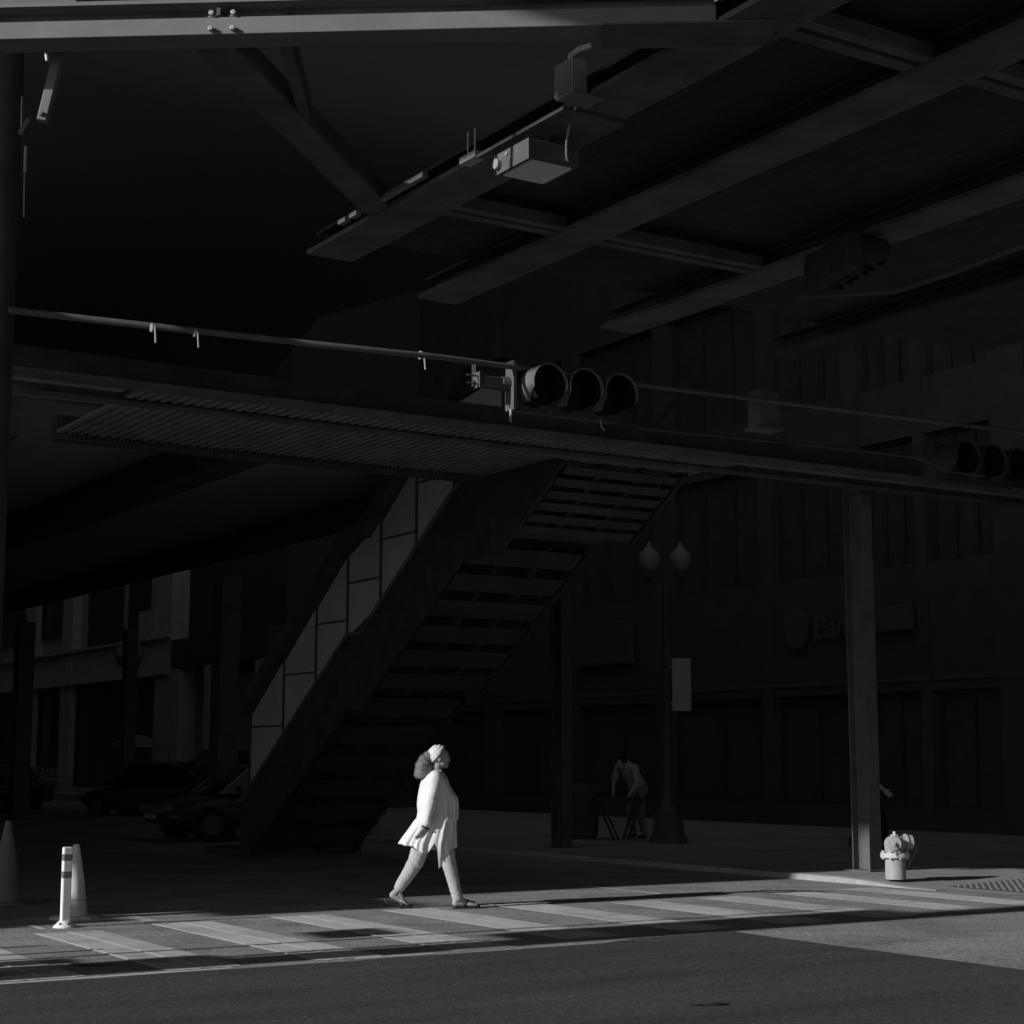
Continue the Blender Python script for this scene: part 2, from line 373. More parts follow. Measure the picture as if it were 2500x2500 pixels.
gq([(B1.x, B1.y+.02), (B3.x, B3.y), (B2.x, B1.y), (B2.x, yb+.4), (B1.x, yb+.4)])
gq([(edge_x(yb), yb), (B1.x, yb), (B1.x, 22), (-3.0, 26), (-10, 48), (-22, 60), (edge_x(60), 60)])
gq([(B1.x, yb+.4), (B2.x, yb+.4), (B2.x, 24), (B1.x, 24)])
gq([(B2.x, yb), (18, yb), (18, 25), (B2.x, 25)])
zq = z0-.004; WQ = [tuple(G(a, b).xy) for a, b in ((UE-.5, -4), (UE+1, -4), (UE+1, 7.3), (UE-.5, 7.3))]  # extra slab shaped to shade the end of the lateral beam
rf.prism(WQ, zq, z1+.004)
o = rf.build('shade_roof', M_roof)
tag(o, 'flat dark roof high over the whole avenue, added to block sun and sky', 'roof')

# ================================================================== elevated track: girders along v
GZ = 5.0
def girder(u0, u1, v0=-12, v1=10.2, lab='', m=None, hh=.15, z=GZ):
    c = (u0+u1)/2; t = thing('track_girder', lab, 'girder', G(c, 0, z), group='girders under the elevated track'); h = (u1-u0)/2; m = m or M_steel
    MB().box((-h, v0, 0), (h, v1, .03)).build('bottom_flange', m, t)
    MB().box((-.015, v0, .03), (.015, v1, hh)).build('web', M_web, t)
    MB().box((-h*.6, v0, hh), (h*.6, v1, hh+.02)).build('top_flange', M_web, t)
    return t
g1 = girder(5.05, 5.41, lab='nearest steel girder, carrying the flat lamp and junction box', v1=10.6)
g2 = girder(6.28, 6.62, lab='second steel girder, just right of the one carrying the flat lamp', v1=11.2)
g3 = girder(8.0, 8.33, lab='third faint girder, above the dark traffic light at the upper right', v1=11.2)
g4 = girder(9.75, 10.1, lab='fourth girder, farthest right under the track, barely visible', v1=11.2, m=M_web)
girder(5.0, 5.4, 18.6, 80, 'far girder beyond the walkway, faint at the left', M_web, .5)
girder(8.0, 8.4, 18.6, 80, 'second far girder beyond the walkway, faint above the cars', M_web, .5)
sp = MB().box((-.22, 7.35, -.02), (.20, 8.25, -.002)); 
for vv in (7.45, 7.6, 8.0, 8.15):
    for uu in (-.15, .12): sp.cyl((uu, vv, -.035), (uu, vv, -.02), .018, .018, 6)
sp.build('splice_plate', M_steel, g1)
for vv in (8.75, 9.62, 9.78): MB().box((-.30, vv, .0), (-.26, vv+(.55 if vv < 9.1 else .10), .03)).build('cleat', M_steel2, g1)
bo = MB()
for vv in (8.3, 8.38): bo.cyl((-.2, vv, .02), (-.2, vv, .18), .007, .007, 8)
bo.box((-.23, 8.25, -.01), (-.15, 8.43, .03))
bo.build('clamp_bolt', M_galv, g1)
# track deck over the girders
dk = thing('track_deck', 'dark timber track deck laid over the nearest steel girders', 'track deck', G(8.2, 0, 5.17))
MB().box((-2.77, -12, .001), (3.6, 10.6, .04)).build('planking', M_wood, dk)
for uu in (-1.75, .0): MB().box((uu-.035, -12, .04), (uu+.035, 10.6, .2)).build('rail', M_dark, dk)
dk2 = thing('track_deck', 'dark track deck beyond the walkway, closing the view above the cars', 'track deck', G(8.6, 0, 5.35))
MB().box((-3.6, 18.7, .155), (3.6, 80, .2)).build('planking', mat('lifted_timber', .32, .9, .15, 2, stretch=(6, 1, 1), spec=.05), dk2)  # lighter copy of the deck timber; missing fill light put into the colour
MB().box((3.45, 18.7, -.30), (3.6, 80, .153)).build('edge_beam', M_web, dk2)
for uu in (-1.75, .0): MB().box((uu-.035, 18.7, .2), (uu+.035, 80, .36)).build('rail', M_dark, dk2)
# cross braces (pairs of channels)
def brace(ua, ub, v, lab):
    t = thing('cross_brace', lab, 'brace', G(ua, v, GZ), group='channel braces between the girders')
    L = ub-ua
    MB().box((0, -.12, .02), (L, -.045, .10)).build('channel', M_steel, t)
    MB().box((0, .0, .02), (L, .085, .10)).build('channel', M_steel, t)
    b_ = MB().box((-.12, -.17, .02), (0, .14, .035))
    for dv in (-.1, .06): b_.cyl((-.05, dv, -.01), (-.05, dv, .02), .022, .022, 6)
    b_.build('gusset', M_steel, t)
brace(5.41, 6.28, 5.98, 'double channel brace between the first two girders at the top right')
brace(6.62, 8.0, 5.92, 'double channel brace right of the second girder at the right edge')
brace(5.41, 6.28, 9.3, 'channel brace behind the flat lamp, between the first two girders')
brace(6.62, 8.0, 9.3, 'faint channel brace deep between second and third girders')

# ------------------------------------------------------------------ lateral beam top left, sunlit
pa = Vector((-4.2, 8.12, 5.0)); pb = Vector((.98, 7.83, 5.0)); d = (pb-pa); ang = math.atan2(d.y, d.x); L = d.length
t = thing('lateral_beam', 'sunlit steel beam crossing the top left of the view', 'beam', pa, ang)
MB().box((0, 0, 0), (L, .17, .088)).build('bottom_chord', M_steel2, t, bevel=.004)
MB().box((0, .10, .088), (L, .14, .19)).build('web', M_steel, t)
MB().box((0, 0, .165), (L, .17, .185)).build('top_flange', M_steel2, t)
for k, px in enumerate((512, 566)):
    p = atz(px, 48, 5.05); lx = (Vector((p.x, 0, 0)).x - pa.x)/math.cos(ang)
    for zz in (.022, .105):
        bt = MB().cyl((lx, -.005, zz), (lx, -.03 if zz < .1 else -.02, zz), .016, .014, 6)
        if zz > .1: bt.box((lx-.02, -.004, .088), (lx+.02, .09, .094))
        bt.build('bolt', M_galv, t, bevel=.003)
MB().box((L-.55, -.03, -.012), (L+.28, .26, -.002)).build('gusset', M_steel, t)
# upper rail fragments above the beam
t = thing('guard_rail', 'pale slatted rail just above the sunlit beam in the top left corner', 'railing', pa + Vector((0, .12, .34)), ang)
MB().box((0, 0, 0), (2.6, .05, .03)).build('rail', M_steel2, t)
for q in (1.75, 2.02, 2.32): MB().bar((q, .02, .03), (q+.06, .02, .5), .03, .02, (0,1,0)).build('slat', M_steel2, t)
# diagonal wind braces
def flat_diag(pxa, pxb, w_, lab, mm=None):
    a = atz(*pxa); b = atz(*pxb); t = thing('diagonal_brace', lab, 'brace', a, math.atan2((b-a).y, (b-a).x), group='diagonal wind braces')
    L = (Vector((b.x, b.y, 0))-Vector((a.x, a.y, 0))).length
    MB().box((0, -w_/2, 0), (L, w_/2, .02)).build('plate', M_steel, t)
    MB().box((0, -w_/2, .02), (L, -w_/2+.02, .13)).build('flange', M_dark, t)
flat_diag((490, 85, 5.012), (925, 520, 5.012), .20, 'wide diagonal brace from the sunlit beam down to the nearest girder')
flat_diag((690, 85, 5.02), (745, 290, 5.02), .06, 'narrow diagonal strut beside the wide diagonal brace')
# short sunlit hanger at the left
a = atD(150, 112, 8.3); b = atD(104, 297, 8.3)
t = thing('beam_hanger', 'short pale slanting hanger plate catching the sun at the upper left', 'hanger', a, 0)
MB().bar((0,0,0), b-a, .05, .055, (0,1,0)).cyl(Vector(b-a)+Vector((0,-.028,.03)), Vector(b-a)+Vector((0,-.045,.03)), .014, .014, 8).build('plate', M_steel2, t, bevel=.006)
a = atD(112, 122, 8.5)
MB().cyl(a, a+Vector((.01, 0, -.06)), .012, .01, 8).build('hanger_bolt', M_galv)
tag(bpy.data.objects['hanger_bolt'], 'tiny bright bolt left of the slanting hanger plate', 'bolt')
# far-left post with cable guards
b0 = atD(25, 100, 12.3); t = thing('utility_pole', 'dark utility post with sunlit cable guards at the left edge', 'pole', (b0.x, b0.y, 0), 0)
MB().cyl((0, 0, 0), (0, 0, 7), .13, .11, 16).build('shaft', M_dark, t, smooth=True)
def vrod(px, y0, y1, D, r): 
    p = atD(px, y0, D); q = atD(px-2, y1, D); return p - t.location, q - t.location
for (px, y0, y1, r) in ((54, 236, 312, .007), (63, 358, 420, .012), (60, 418, 530, .005)):
    p, q = vrod(px, y0, y1, 12.1, r); MB().cyl(p, q, r, r, 8).build('cable_guard', M_galv, t)
p, q = vrod(70, 290, 330, 12.1, 1); p2 = atD(48, 328, 12.1)-t.location
MB().bar(p, p2, .02, .03).build('bracket', M_steel2, t)
# flood lamp under the girder with junction box
t = thing('flat_lamp', 'square flat lamp fixture hung under the nearest girder', 'lamp', G(5.0, 7.67, 4.80))
MB().box((0, 0, .012), (.34, .36, .12)).build('body', M_steel, t, bevel=.006)
MB().box((.035, .035, 0), (.305, .325, .012)).build('diffuser', M_white, t)
MB().box((-.004, 0, .0), (0, .36, .12)).build('side_plate', M_steel, t)
MB().cyl((-.004, .31, .055), (-.03, .31, .055), .03, .03, 12).cyl((-.004, .22, .09), (-.015, .22, .09), .01, .01, 8).build('sensor', M_galv, t)
for vv in (.06, .30): MB().cyl((.17, vv, .12), (.17, vv, .19), .02, .02, 8).build('stem', M_dark, t)
t = thing('junction_box', 'small pale junction box fixed to the side of the nearest girder', 'electrical box', G(4.93, 7.15, 5.0))
MB().box((0, 0, 0), (.10, .16, .19)).build('body', M_galv, t, bevel=.004)
MB().box((-.006, .004, .006), (0, .156, .184)).build('cover', M_steel2, t)
MB().box((-.002, -.02, -.012), (.2, .14, 0)).build('base_plate', M_steel2, t)
MB().tube([(.05, .08, .19), (.05, .08, .23), (.08, .04, .26), (.12, -.02, .27)], .02).build('elbow', M_galv, t)
c0 = G(4.98, 7.24, 5.0); c1 = G(5.12, 7.84, 4.93); cp = []
for i in range(13):
    k = i/12; p = c0.lerp(c1, k); p.z = c0.z - .26*math.sin(k*PI*.55)*1.0 + (.18*k*k); cp.append(p)
pts = [atz(1405, 262, 4.99), atD(1394, 290, 9.1), atD(1387, 320, 9.15), atD(1383, 350, 9.2), atD(1383, 378, 9.25), atD(1387, 394, 9.3)]
tag(MB().tube(pts, .007, 8).build('conduit', M_galv, smooth=True), 'thin pale cable curving from the junction box to the flat lamp', 'cable')

# ================================================================== gangway and stairs
t = thing('gangway', 'corrugated steel walkway crossing high over the avenue', 'walkway', G(0, 0, GZ))
MB().box((4.1, 15.25, 0), (40, 15.55, .03)).build('girder', M_steel, t); MB().box((4.1, 15.38, .03), (40, 15.42, .26)).build('girder_web', M_web, t)
MB().box((4.4, 16.15, .0), (40, 16.3, .03)).box((4.4, 16.2, .03), (40, 16.24, .25)).build('girder', M_steel, t)
c_ = MB()
for i in range(130):                                          # corrugated soffit
    u = 5.75 + i*.059; c_.box((u, 15.56, .05 + (.018 if i % 2 else 0)), (u+.059, 18.3, .08))
c_.build('soffit', M_corr, t)
MB().box((5.75, 18.3, -.02), (13.4, 18.5, .25)).build('edge_beam', M_dark, t)
c_ = MB()
for i in range(150): u = 5.9+i*.05; c_.cyl((u, 18.28, .0), (u, 18.28, .04), .018, .018, 6)
c_.build('rivet_row', M_dark, t)
MB().box((4.3, 15.56, .1), (5.7, 16.15, .14)).box((13.45, 15.56, .1), (40, 16.15, .14)).build('floor_plate', M_corr, t)

ST = thing('station_staircase', 'steel station staircase descending from the overhead walkway, seen from beneath', 'staircase', G(11.3, 16.75, 0))
SWD = 2.0
def flight(v0, zt, v1, zb, nm='flight'):
    n = max(2, round((zt-zb)/.175)); dv = (v1-v0)/n; dz = (zt-zb)/n
    tr = MB(); teeth = MB()
    for i in range(n):
        z = zt - dz*i
        tr.box((.06, v0+dv*i, z-.04), (SWD-.06, v0+dv*(i+1)+.02, z)).box((.06, v0+dv*(i+1), z-dz), (SWD-.06, v0+dv*(i+1)+.015, z-.04))
        teeth.box((SWD-.05, v0+dv*i+.02, z-.30), (SWD+.0, v0+dv*i+.15, z+.02))
    o1 = tr.build('treads', M_tread, ST); teeth.build('tread_brackets', M_tread, ST)
    st = MB()
    st.bar((.03, v0, zt-.14), (.03, v1, zb-.14), .05, .30); st.bar((SWD-.08, v0, zt-.16), (SWD-.08, v1, zb-.16), .05, .22)
    st.bar((.7, v0, zt-.2), (.7, v1, zb-.2), .08, .08); st.bar((1.3, v0, zt-.2), (1.3, v1, zb-.2), .08, .08)
    st.build('stringer', M_web, ST)
    so = MB(); k = 6
    for i in range(k):
        a = i/k; b = (i+.62)/k
        so.bar((1.0, v0+(v1-v0)*a, zt-.27+(zb-zt)*a), (1.0, v0+(v1-v0)*b, zt-.27+(zb-zt)*b), SWD-.3, .012)
    so.build('soffit_plate', M_tread, ST)
    MB().bar((SWD, v0, zt+.95), (SWD, v1, zb+.95), .05, .06).bar((SWD, v0, zt+.5), (SWD, v1, zb+.5), .03, .03).build('handrail', M_dark, ST)
flight(0, 5.25, 1.15, 4.52)
MB().box((0, 1.15, 4.38), (SWD, 2.1, 4.50)).build('landing', M_steel, ST)
flight(2.1, 4.50, 4.9, 2.65)
MB().box((0, 4.9, 2.53), (SWD, 5.3, 2.65)).build('landing', M_steel, ST)
flight(5.3, 2.65, 8.9, .25)
MB().box((-.1, 8.9, 0), (SWD+.1, 10.2, .10)).build('base_slab', M_dark, ST)
# solid parapet and frosted wind screen on the street side
prof = [(0, 5.25), (1.15, 4.52), (2.1, 4.50), (4.9, 2.65), (5.3, 2.65), (8.9, .25)]
def zprof(v):
    for (a, za), (b, zb) in zip(prof, prof[1:]):
        if a <= v <= b: return za + (zb-za)*(v-a)/(b-a)
    return prof[-1][1]
pr = MB(); gl = []; fr = MB()
for (a, za), (b, zb) in zip(prof, prof[1:]):
    pr.add([(-.06, a, za-.45), (-.06, b, zb-.45), (-.06, b, zb+.55), (-.06, a, za+.55), (-.01, a, za-.45), (-.01, b, zb-.45), (-.01, b, zb+.55), (-.01, a, za+.55)],
        [(0,1,2,3), (7,6,5,4), (0,4,5,1), (3,2,6,7), (0,3,7,4), (1,5,6,2)])
pr.build('parapet', M_web, ST)
MB().tube([(-.05, a, za+.62) for a, za in prof], .035, 8).build('coping', M_steel, ST)
vs = [1.15, 2.3, 3.3, 4.3, 5.3, 6.3, 7.4, 8.6]
for a, b in zip(vs, vs[1:]):
    za, zb = zprof(a), zprof(b)
    q = MB().add([(-.03, a+.03, za+.6), (-.03, b-.03, zb+.6), (-.03, b-.03, zb+1.75), (-.03, a+.03, za+1.75), (-.045, a+.03, za+.6), (-.045, b-.03, zb+.6), (-.045, b-.03, zb+1.75), (-.045, a+.03, za+1.75)],
        [(0,1,2,3), (7,6,5,4), (0,4,5,1), (3,2,6,7), (0,3,7,4), (1,5,6,2)])
    q.build('glass_panel', M_frost, ST)
    fr.box((-.06, b-.03, zb+.4), (-.01, b+.03, zb+1.8))
    fr.box((-.055, a, (za+zb)/2+1.15), (-.015, b, (za+zb)/2+1.18))
fr.build('mullion', M_dark, ST)
MB().tube([(-.1, a-.2, za+2.05) for a, za in prof[1:]], .16, 4).build('canopy_edge', M_dark, ST)

# ================================================================== H-section columns
def hcol(u, v, w_=.21, d_=.325, h=GZ, lab='', z0=SW, m=None):
    t = thing('track_column', lab, 'column', G(u, v, z0), group='steel columns of the elevated track'); m = m or M_steel
    MB().box((-w_/2, -d_/2, 0), (w_/2, -d_/2+.025, h-z0)).build('flange', m, t)
    MB().box((-w_/2, d_/2-.025, 0), (w_/2, d_/2, h-z0)).build('flange', m, t)
    MB().box((-.012, -d_/2+.025, 0), (.012, d_/2-.025, h-z0)).build('web', m, t)
    b_ = MB().box((-w_/2-.08, -d_/2-.08, 0), (w_/2+.08, d_/2+.08, .02))
    b_.build('base_plate', m, t)
    return t
M_col = mat('column_paint', .12, .7, .25, 4, .2, 40, spec=.2)
hcol(16.15, 16.75, lab='steel column on the pavement behind the hydrant, its foot in sun', m=M_col)
hcol(16.2, 23.9, lab='dark column between the staircase and the stooping man', m=M_dark)
hcol(13.2, 31.0, .40, .45, lab='broad black column left of the staircase foot', z0=0, m=M_dark)
hcol(13.2, 44.0, .40, .45, lab='broad black column at the left edge beyond the cones', z0=0, m=M_dark)
hcol(16.2, 44.5, .3, .35, lab='far dark column seen past the parked cars', m=M_dark)

# ================================================================== mast arm and signals
t = thing('mast_arm', 'long horizontal signal mast arm with pipe clamps crossing the view', 'mast arm', G(0, 0, 0))
q = [atz(20, 757, 4.45), atz(250, 783, 4.42), atz(750, 838, 4.36), atz(1075, 872, 4.33)]
q += [G(8.0, 10.62, 4.42), G(11.0, 10.75, 4.5), G(16.2, 10.9, 4.6)]
def toL(p): u, v = UV(p); return (u, v, p.z)
MB().tube([toL(p) for p in q], [.024, .024, .022, .021, .020, .020, .020], 14).build('pipe', M_pipe, t, smooth=True)
for px, py in ((372, 800), (1027, 867), (476, 812)):
    p = Vector(toL(atz(px, py, 4.38))); MB().cyl(p+Vector((-.008, 0, 0)), p+Vector((.008, 0, 0)), .030, .030, 14).cyl(p+Vector((0,-.05,.0)), p+Vector((0,-.07,-.12)), .006, .006, 6).build('clamp', M_galv, t)
MB().tube([(7.9, 10.55, 4.05), (9.5, 10.6, 4.1), (11.0, 10.68, 4.14), (11.5, 10.7, 4.05), (11.9, 10.7, 4.05)], .012, 8).build('conduit', M_dark, t)
MB().cyl((16.2, 10.9, 0), (16.2, 10.9, 5.2), .13, .10, 16).build('upright', M_dark, t, smooth=True)

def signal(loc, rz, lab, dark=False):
    M_sig, M_hood, M_lens = (M_web, M_web, M_web) if dark else (globals()['M_sig'], globals()['M_hood'], globals()['M_lens'])  # dark copy: the shade on the signal is put into its colour
    t = thing('traffic_signal', lab, 'traffic light', loc, rz, group='horizontal three lens traffic lights')
    MB().box((-.16, 0, -.17), (.84, .16, .17)).build('housing', M_sig, t, bevel=.02)
    for i in range(3):
        x = i*.34; n = 30; P = []; F = []                       # full visor, cut away at the bottom
        prof = []
        for k in range(n+1):
            a = R(-52) + R(284)*k/n; s_ = math.sin(a)
            ln = .27 if s_ > -.25 else .27 - (-.25 - s_)*.26
            for rr, yy in ((.156, 0), (.160, -ln), (.152, -ln), (.149, 0)): P.append((x + rr*math.cos(a), yy, rr*math.sin(a)))
        for k in range(n):
            for j in range(3): F.append((k*4+j, (k+1)*4+j, (k+1)*4+j+1, k*4+j+1))
        v = MB().add(P, F).build('visor', M_hood, t, smooth=False)
        for p in v.data.polygons: p.use_smooth = True
        MB().lathe([(.150, -.004), (.147, .0)], (x, -.005, 0), 24, Vector((0, -1, 0))).build('lens', M_lens, t)
        P = []; F = []
        for k in range(n+1):
            a = R(-52) + R(284)*k/n
            for rr, yy in ((.1485, -.001), (.1515, -.24)): P.append((x + rr*math.cos(a), yy, rr*math.sin(a)))
        for k in range(n): F.append((k*2, k*2+1, k*2+3, k*2+2))
        MB().add(P, F).build('visor_lining', M_black, t)
        lt = MB().box((x-.15, -.01, -.19), (x+.15, .01, -.175))
        for dx in (-.14, .13): lt.cyl((x+dx, -.02, -.18), (x+dx, -.035, -.19), .008, .008, 6)
        lt.build('door_latch', M_sig, t)
    return t
sg = signal(G(6.88, 10.22+.30, 4.235), GA, 'large traffic light in the centre, hoods rimmed by the sun')
sg.scale = (.95, .95, .95)
MB().box((-.235, -.10, -.20), (-.205, .02, .19)).build('mount_plate', M_pipe, sg)
MB().box((-.48, -.05, -.025), (-.30, .02, .05)).build('bracket_arm', M_pipe, sg, bevel=.008)
MB().cyl((-.30, -.015, .01), (-.235, -.015, .01), .05, .06, 12).build('hub', M_sig, sg)
bb = MB().box((-.52, -.06, -.05), (-.50, .03, .07)).cyl((-.62, -.04, -.025), (-.48, -.04, -.025), .007, .007, 6).cyl((-.62, -.04, .035), (-.48, -.04, .035), .007, .007, 6)
bb.build('clamp', M_pipe, sg)
MB().cyl((-.25, -.08, -.2), (-.25, -.08, -.30), .010, .010, 6).build('drip_pipe', M_galv, sg)
MB().box((-.5, .03, -.02), (-.2, .09, .16)).build('hanger', M_web, sg)
MB().tube([(.62, -.05, -.19), (.62, -.06, -.24), (.65, -.06, -.27)], .006).build('wire', M_galv, sg)
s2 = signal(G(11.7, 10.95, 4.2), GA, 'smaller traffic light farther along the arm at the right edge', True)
# sideways signal at upper right
p = atD(2090, 620, 11.2)
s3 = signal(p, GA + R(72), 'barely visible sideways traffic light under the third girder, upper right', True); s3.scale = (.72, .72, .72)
t = thing('signal_arm', 'thin bent pipe arm beneath the sideways traffic light at upper right', 'mast arm', (0, 0, 0), 0)
MB().tube([atD(1950, 727, 11.0), atD(2060, 720, 11.0), atD(2185, 712, 11.0), atD(2330, 665, 10.8), atD(2465, 612, 10.6), atD(2620, 560, 10.3)], .016, 8).build('pipe', M_dark, t, smooth=True)
p = atD(1865, 1000, 15.4)
t = thing('control_box', 'square pale box mounted on the signal arm between the two traffic lights', 'electrical box', p, GA)
MB().box((-.13, -.08, -.17), (.13, .08, .17)).build('body', M_steel, t, bevel=.015)
MB().box((-.15, -.1, -.20), (.15, .1, -.17)).build('tray', M_steel, t)

# ================================================================== facades
def facade(name, lab, U, v0, v1, ztop, bays, piers, bands, wallm=M_stone, depth=8, cols=None):
    t = thing(name, lab, 'building', G(U, v0, 0)); wl = MB(); H = ztop
    wl.box((.35, 0, 0), (depth, v1-v0, H))
    for a, b in piers: wl.box((0, a-v0, 0), (.347, b-v0, H-.003))
    for a, b in bands: wl.box((.04, .003, a), (.35, v1-v0-.003, b))
    wl.build('wall', wallm, t)
    for (a, b, z0_, z1_, nm) in bays:
        f = MB().box((.22, a-v0, z0_), (.30, a-v0+.06, z1_)).box((.22, b-v0-.06, z0_), (.30, b-v0, z1_)).box((.22, a-v0+.06, z1_-.06), (.30, b-v0-.06, z1_)).box((.22, a-v0+.06, z0_), (.30, b-v0-.06, z0_+.06))
        for k in range(1, nm+1):
            vm = a + (b-a)*k/(nm+1) - v0; f.box((.23, vm-.025, z0_+.06), (.29, vm+.025, z1_-.06))
        fo = f.build('window', M_frame, t)
        MB().box((.31, a-v0+.01, z0_+.01), (.335, b-v0-.01, z1_-.01)).build('pane', M_glass, fo)
    return t
# right: long dark shop front
piers = [(10.0, 10.8), (14.2, 14.9), (18.4, 19.1), (22.3, 23.2), (25.0, 25.3), (26.9, 27.4), (29.8, 30.2), (33.6, 34.2), (37.6, 38.3), (41.6, 42.3), (45.4, 46.2)]
bays = []
for (a, b), (c, d_) in zip(piers, piers[1:]):
    bays.append((b+.02, c-.02, .55, 2.9, 1)); bays.append((b+.02, c-.02, 5.5, 8.2, 2)); bays.append((b+.02, c-.02, 9.4, 12.4, 2))
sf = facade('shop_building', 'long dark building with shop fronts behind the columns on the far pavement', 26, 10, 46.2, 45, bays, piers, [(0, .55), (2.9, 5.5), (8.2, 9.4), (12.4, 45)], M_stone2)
MB().box((-.01, .02, 1.45+1.65), (.035, 36.1, 1.55+1.65)).build('fascia', M_dark, sf)
# signs on the shop front
t = thing('shop_sign', 'faint shop sign with an eight sided emblem and pale letters on the dark front', 'sign', G(25.9, 29.0, 4.4))
hx = MB(); P = [(0, .42*math.cos(2*PI*k/8+.39)-.15, .5*math.sin(2*PI*k/8+.39)) for k in range(8)]
hx.add([(-.06, y, z) for _, y, z in P] + [(.0, y, z) for _, y, z in P], [tuple(range(8)), tuple(range(15, 7, -1))] + [(k, (k+1) % 8, 8+(k+1) % 8, 8+k) for k in range(8)])
hx.build('emblem', mat('emblem_face', .075, .7, .1, 4), t)
def text(txt, size, m, parent, loc, rot, nm='lettering'):
    cu = bpy.data.curves.new(nm, 'FONT'); cu.body = txt; cu.size = size; cu.extrude = .02; cu.offset = .008
    ob = bpy.data.objects.new(nm, cu); scene.collection.objects.link(ob); bpy.context.view_layer.update()
    me = bpy.data.meshes.new_from_object(ob.evaluated_get(bpy.context.evaluated_depsgraph_get())); bpy.data.objects.remove(ob)
    o = bpy.data.objects.new(nm, me); scene.collection.objects.link(o); me.materials.clear(); me.materials.append(m); o.parent = parent; o.location = loc; o.rotation_euler = rot; return o
text('Ban', .72, mat('letter_face', .08, .7, .1, 4), t, (-.05, -.75, -.28), (PI/2, 0, -PI/2))
t = thing('sign_panel', 'dull blank rectangular sign panel right of the shop lettering', 'sign', G(25.9, 26.6, 4.45))
MB().box((-.08, -1.3, -.27), (0, .2, .27)).build('panel', mat('dull_panel', .075, .7, .2, 6), t, bevel=.01)
MB().box((-.09, -1.32, -.30), (.0, .22, -.272)).box((-.09, -1.32, .272), (.0, .22, .30)).build('frame', M_dark, t)
t = thing('shop_light_box', 'soft grey rectangular panel high on the shop front behind the staircase', 'sign', G(25.88, 36.2, 4.5))
MB().box((-.1, -1.3, -.55), (0, 1.3, .55)).build('panel', M_signd, t, bevel=.02); MB().box((-.11, -1.34, -.59), (0, 1.34, -.552)).box((-.11, -1.34, .552), (0, 1.34, .59)).build('frame', M_dark, t)
# left: pale building at far end of the avenue
pl = [(53.9, 55.3), (64.0, 65.2), (68.6, 70), (76, 77), (84, 85), (92, 94)]
bl = [(55.32, 63.98, .5, 4.3, 4), (65.22, 68.58, .5, 4.3, 1), (70.02, 75.98, .5, 4.3, 2), (77.02, 83.98, .5, 4.3, 2),
      (56.7, 58.6, 5.6, 11, 0), (59.4, 62.9, 5.6, 11, 1), (65.22, 68.58, 6.3, 11, 1), (70.02, 75.98, 6.3, 11, 2)]
lb = facade('pale_building', 'pale stone building with tall windows at the far left of the avenue', 21, 53.9, 95, 48, bl, pl, [(0, .5), (4.3, 5.55), (11, 48)], M_stone)
MB().box((-.02, 1.4, 5.5), (.0, 3.0, 6.55)).build('spandrel', M_stone, lb)
MB().box((-.12, 0, 5.5), (.03, 20, 5.6)).box((-.1, 0, 4.28), (.03, 20, 4.36)).build('cornice', M_stone, lb)
# arcade in between with pale piers
ab = thing('arcade_building', 'dark building on pale square piers between the two facades', 'building', G(21, 46.25, 0))
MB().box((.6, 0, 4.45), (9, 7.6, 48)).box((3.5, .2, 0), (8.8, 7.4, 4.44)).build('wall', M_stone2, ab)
for v in (.25, 4.1, 6.85): MB().box((0, v, 0), (.6, v+.62, 4.44)).build('pier', M_stone, ab)
MB().box((0, 0, 4.45), (.597, 7.6, 5.4)).build('beam', M_stone2, ab)
# ledge and steps of pale building
struct(MB().box((19.6, 56, SW), (20.97, 90, .32)).build('raised_pavement', M_walk, rz=GA))
eb = MB().box((-12, 118, 0), (24, 126, 50)); tag(eb.build('end_block', M_stone2, rz=GA), 'dark block closing the far end of the avenue', 'building')

# ================================================================== street lamps with two globes
def globe_lamp(p, lab, h=5.0, banner=False):
    t = thing('street_lamp', lab, 'street lamp', p, 0, group='twin globe street lamps')
    MB().lathe([(.33, 0), (.33, .1), (.28, .14), (.25, .48), (.14, .6), (.085, .72), (.075, 1.0)], n=16).build('base', M_dark, t, smooth=True)
    MB().cyl((0, 0, 1.0), (0, 0, h-.45), .07, .055, 12).build('pole', M_dark, t, smooth=True)
    MB().tube([(-.28, 0, h-.25), (-.2, 0, h-.38), (0, 0, h-.42), (.2, 0, h-.38), (.28, 0, h-.25)], .03).lathe([(.05, h-.45), (.03, h), (.01, h+.15)]).build('crossarm', M_dark, t, smooth=True)
    for x in (-.275, .275):
        gl = MB().lathe([(.06, -.22), (.13, -.17), (.19, -.04), (.195, .04), (.15, .14), (.10, .18), (.05, .24), (.015, .33)], (x, 0, h), 20).build('globe', M_globe, t, smooth=True)
        MB().lathe([(.03, -.36), (.09, -.30), (.10, -.22)], (x, 0, h), 14).build('holder', M_dark, gl)
    return t
ppt = atz(1645, 2058, SW)
l1 = globe_lamp(ppt, 'twin globe street lamp with a blank banner, right of the stooping man', 4.95)
l1.location = atz(1632, 2058, SW); l1.rotation_euler = (0, 0, 0)
MB().box((.10, -.006, 2.28), (.43, .006, 3.12+.08)).build('banner', M_sign, l1)
MB().cyl((0, 0, 3.05), (.12, 0, 3.05), .012, .012, 6).cyl((0, 0, 2.42), (.12, 0, 2.42), .012, .012, 6).build('banner_bracket', M_galv, l1)
l2 = globe_lamp(G(20.3, 47, SW), 'distant twin globe street lamp before the pale building', 4.65)
pL = atD(307, 1860, 53); l2.location = (pL.x, pL.y, SW)

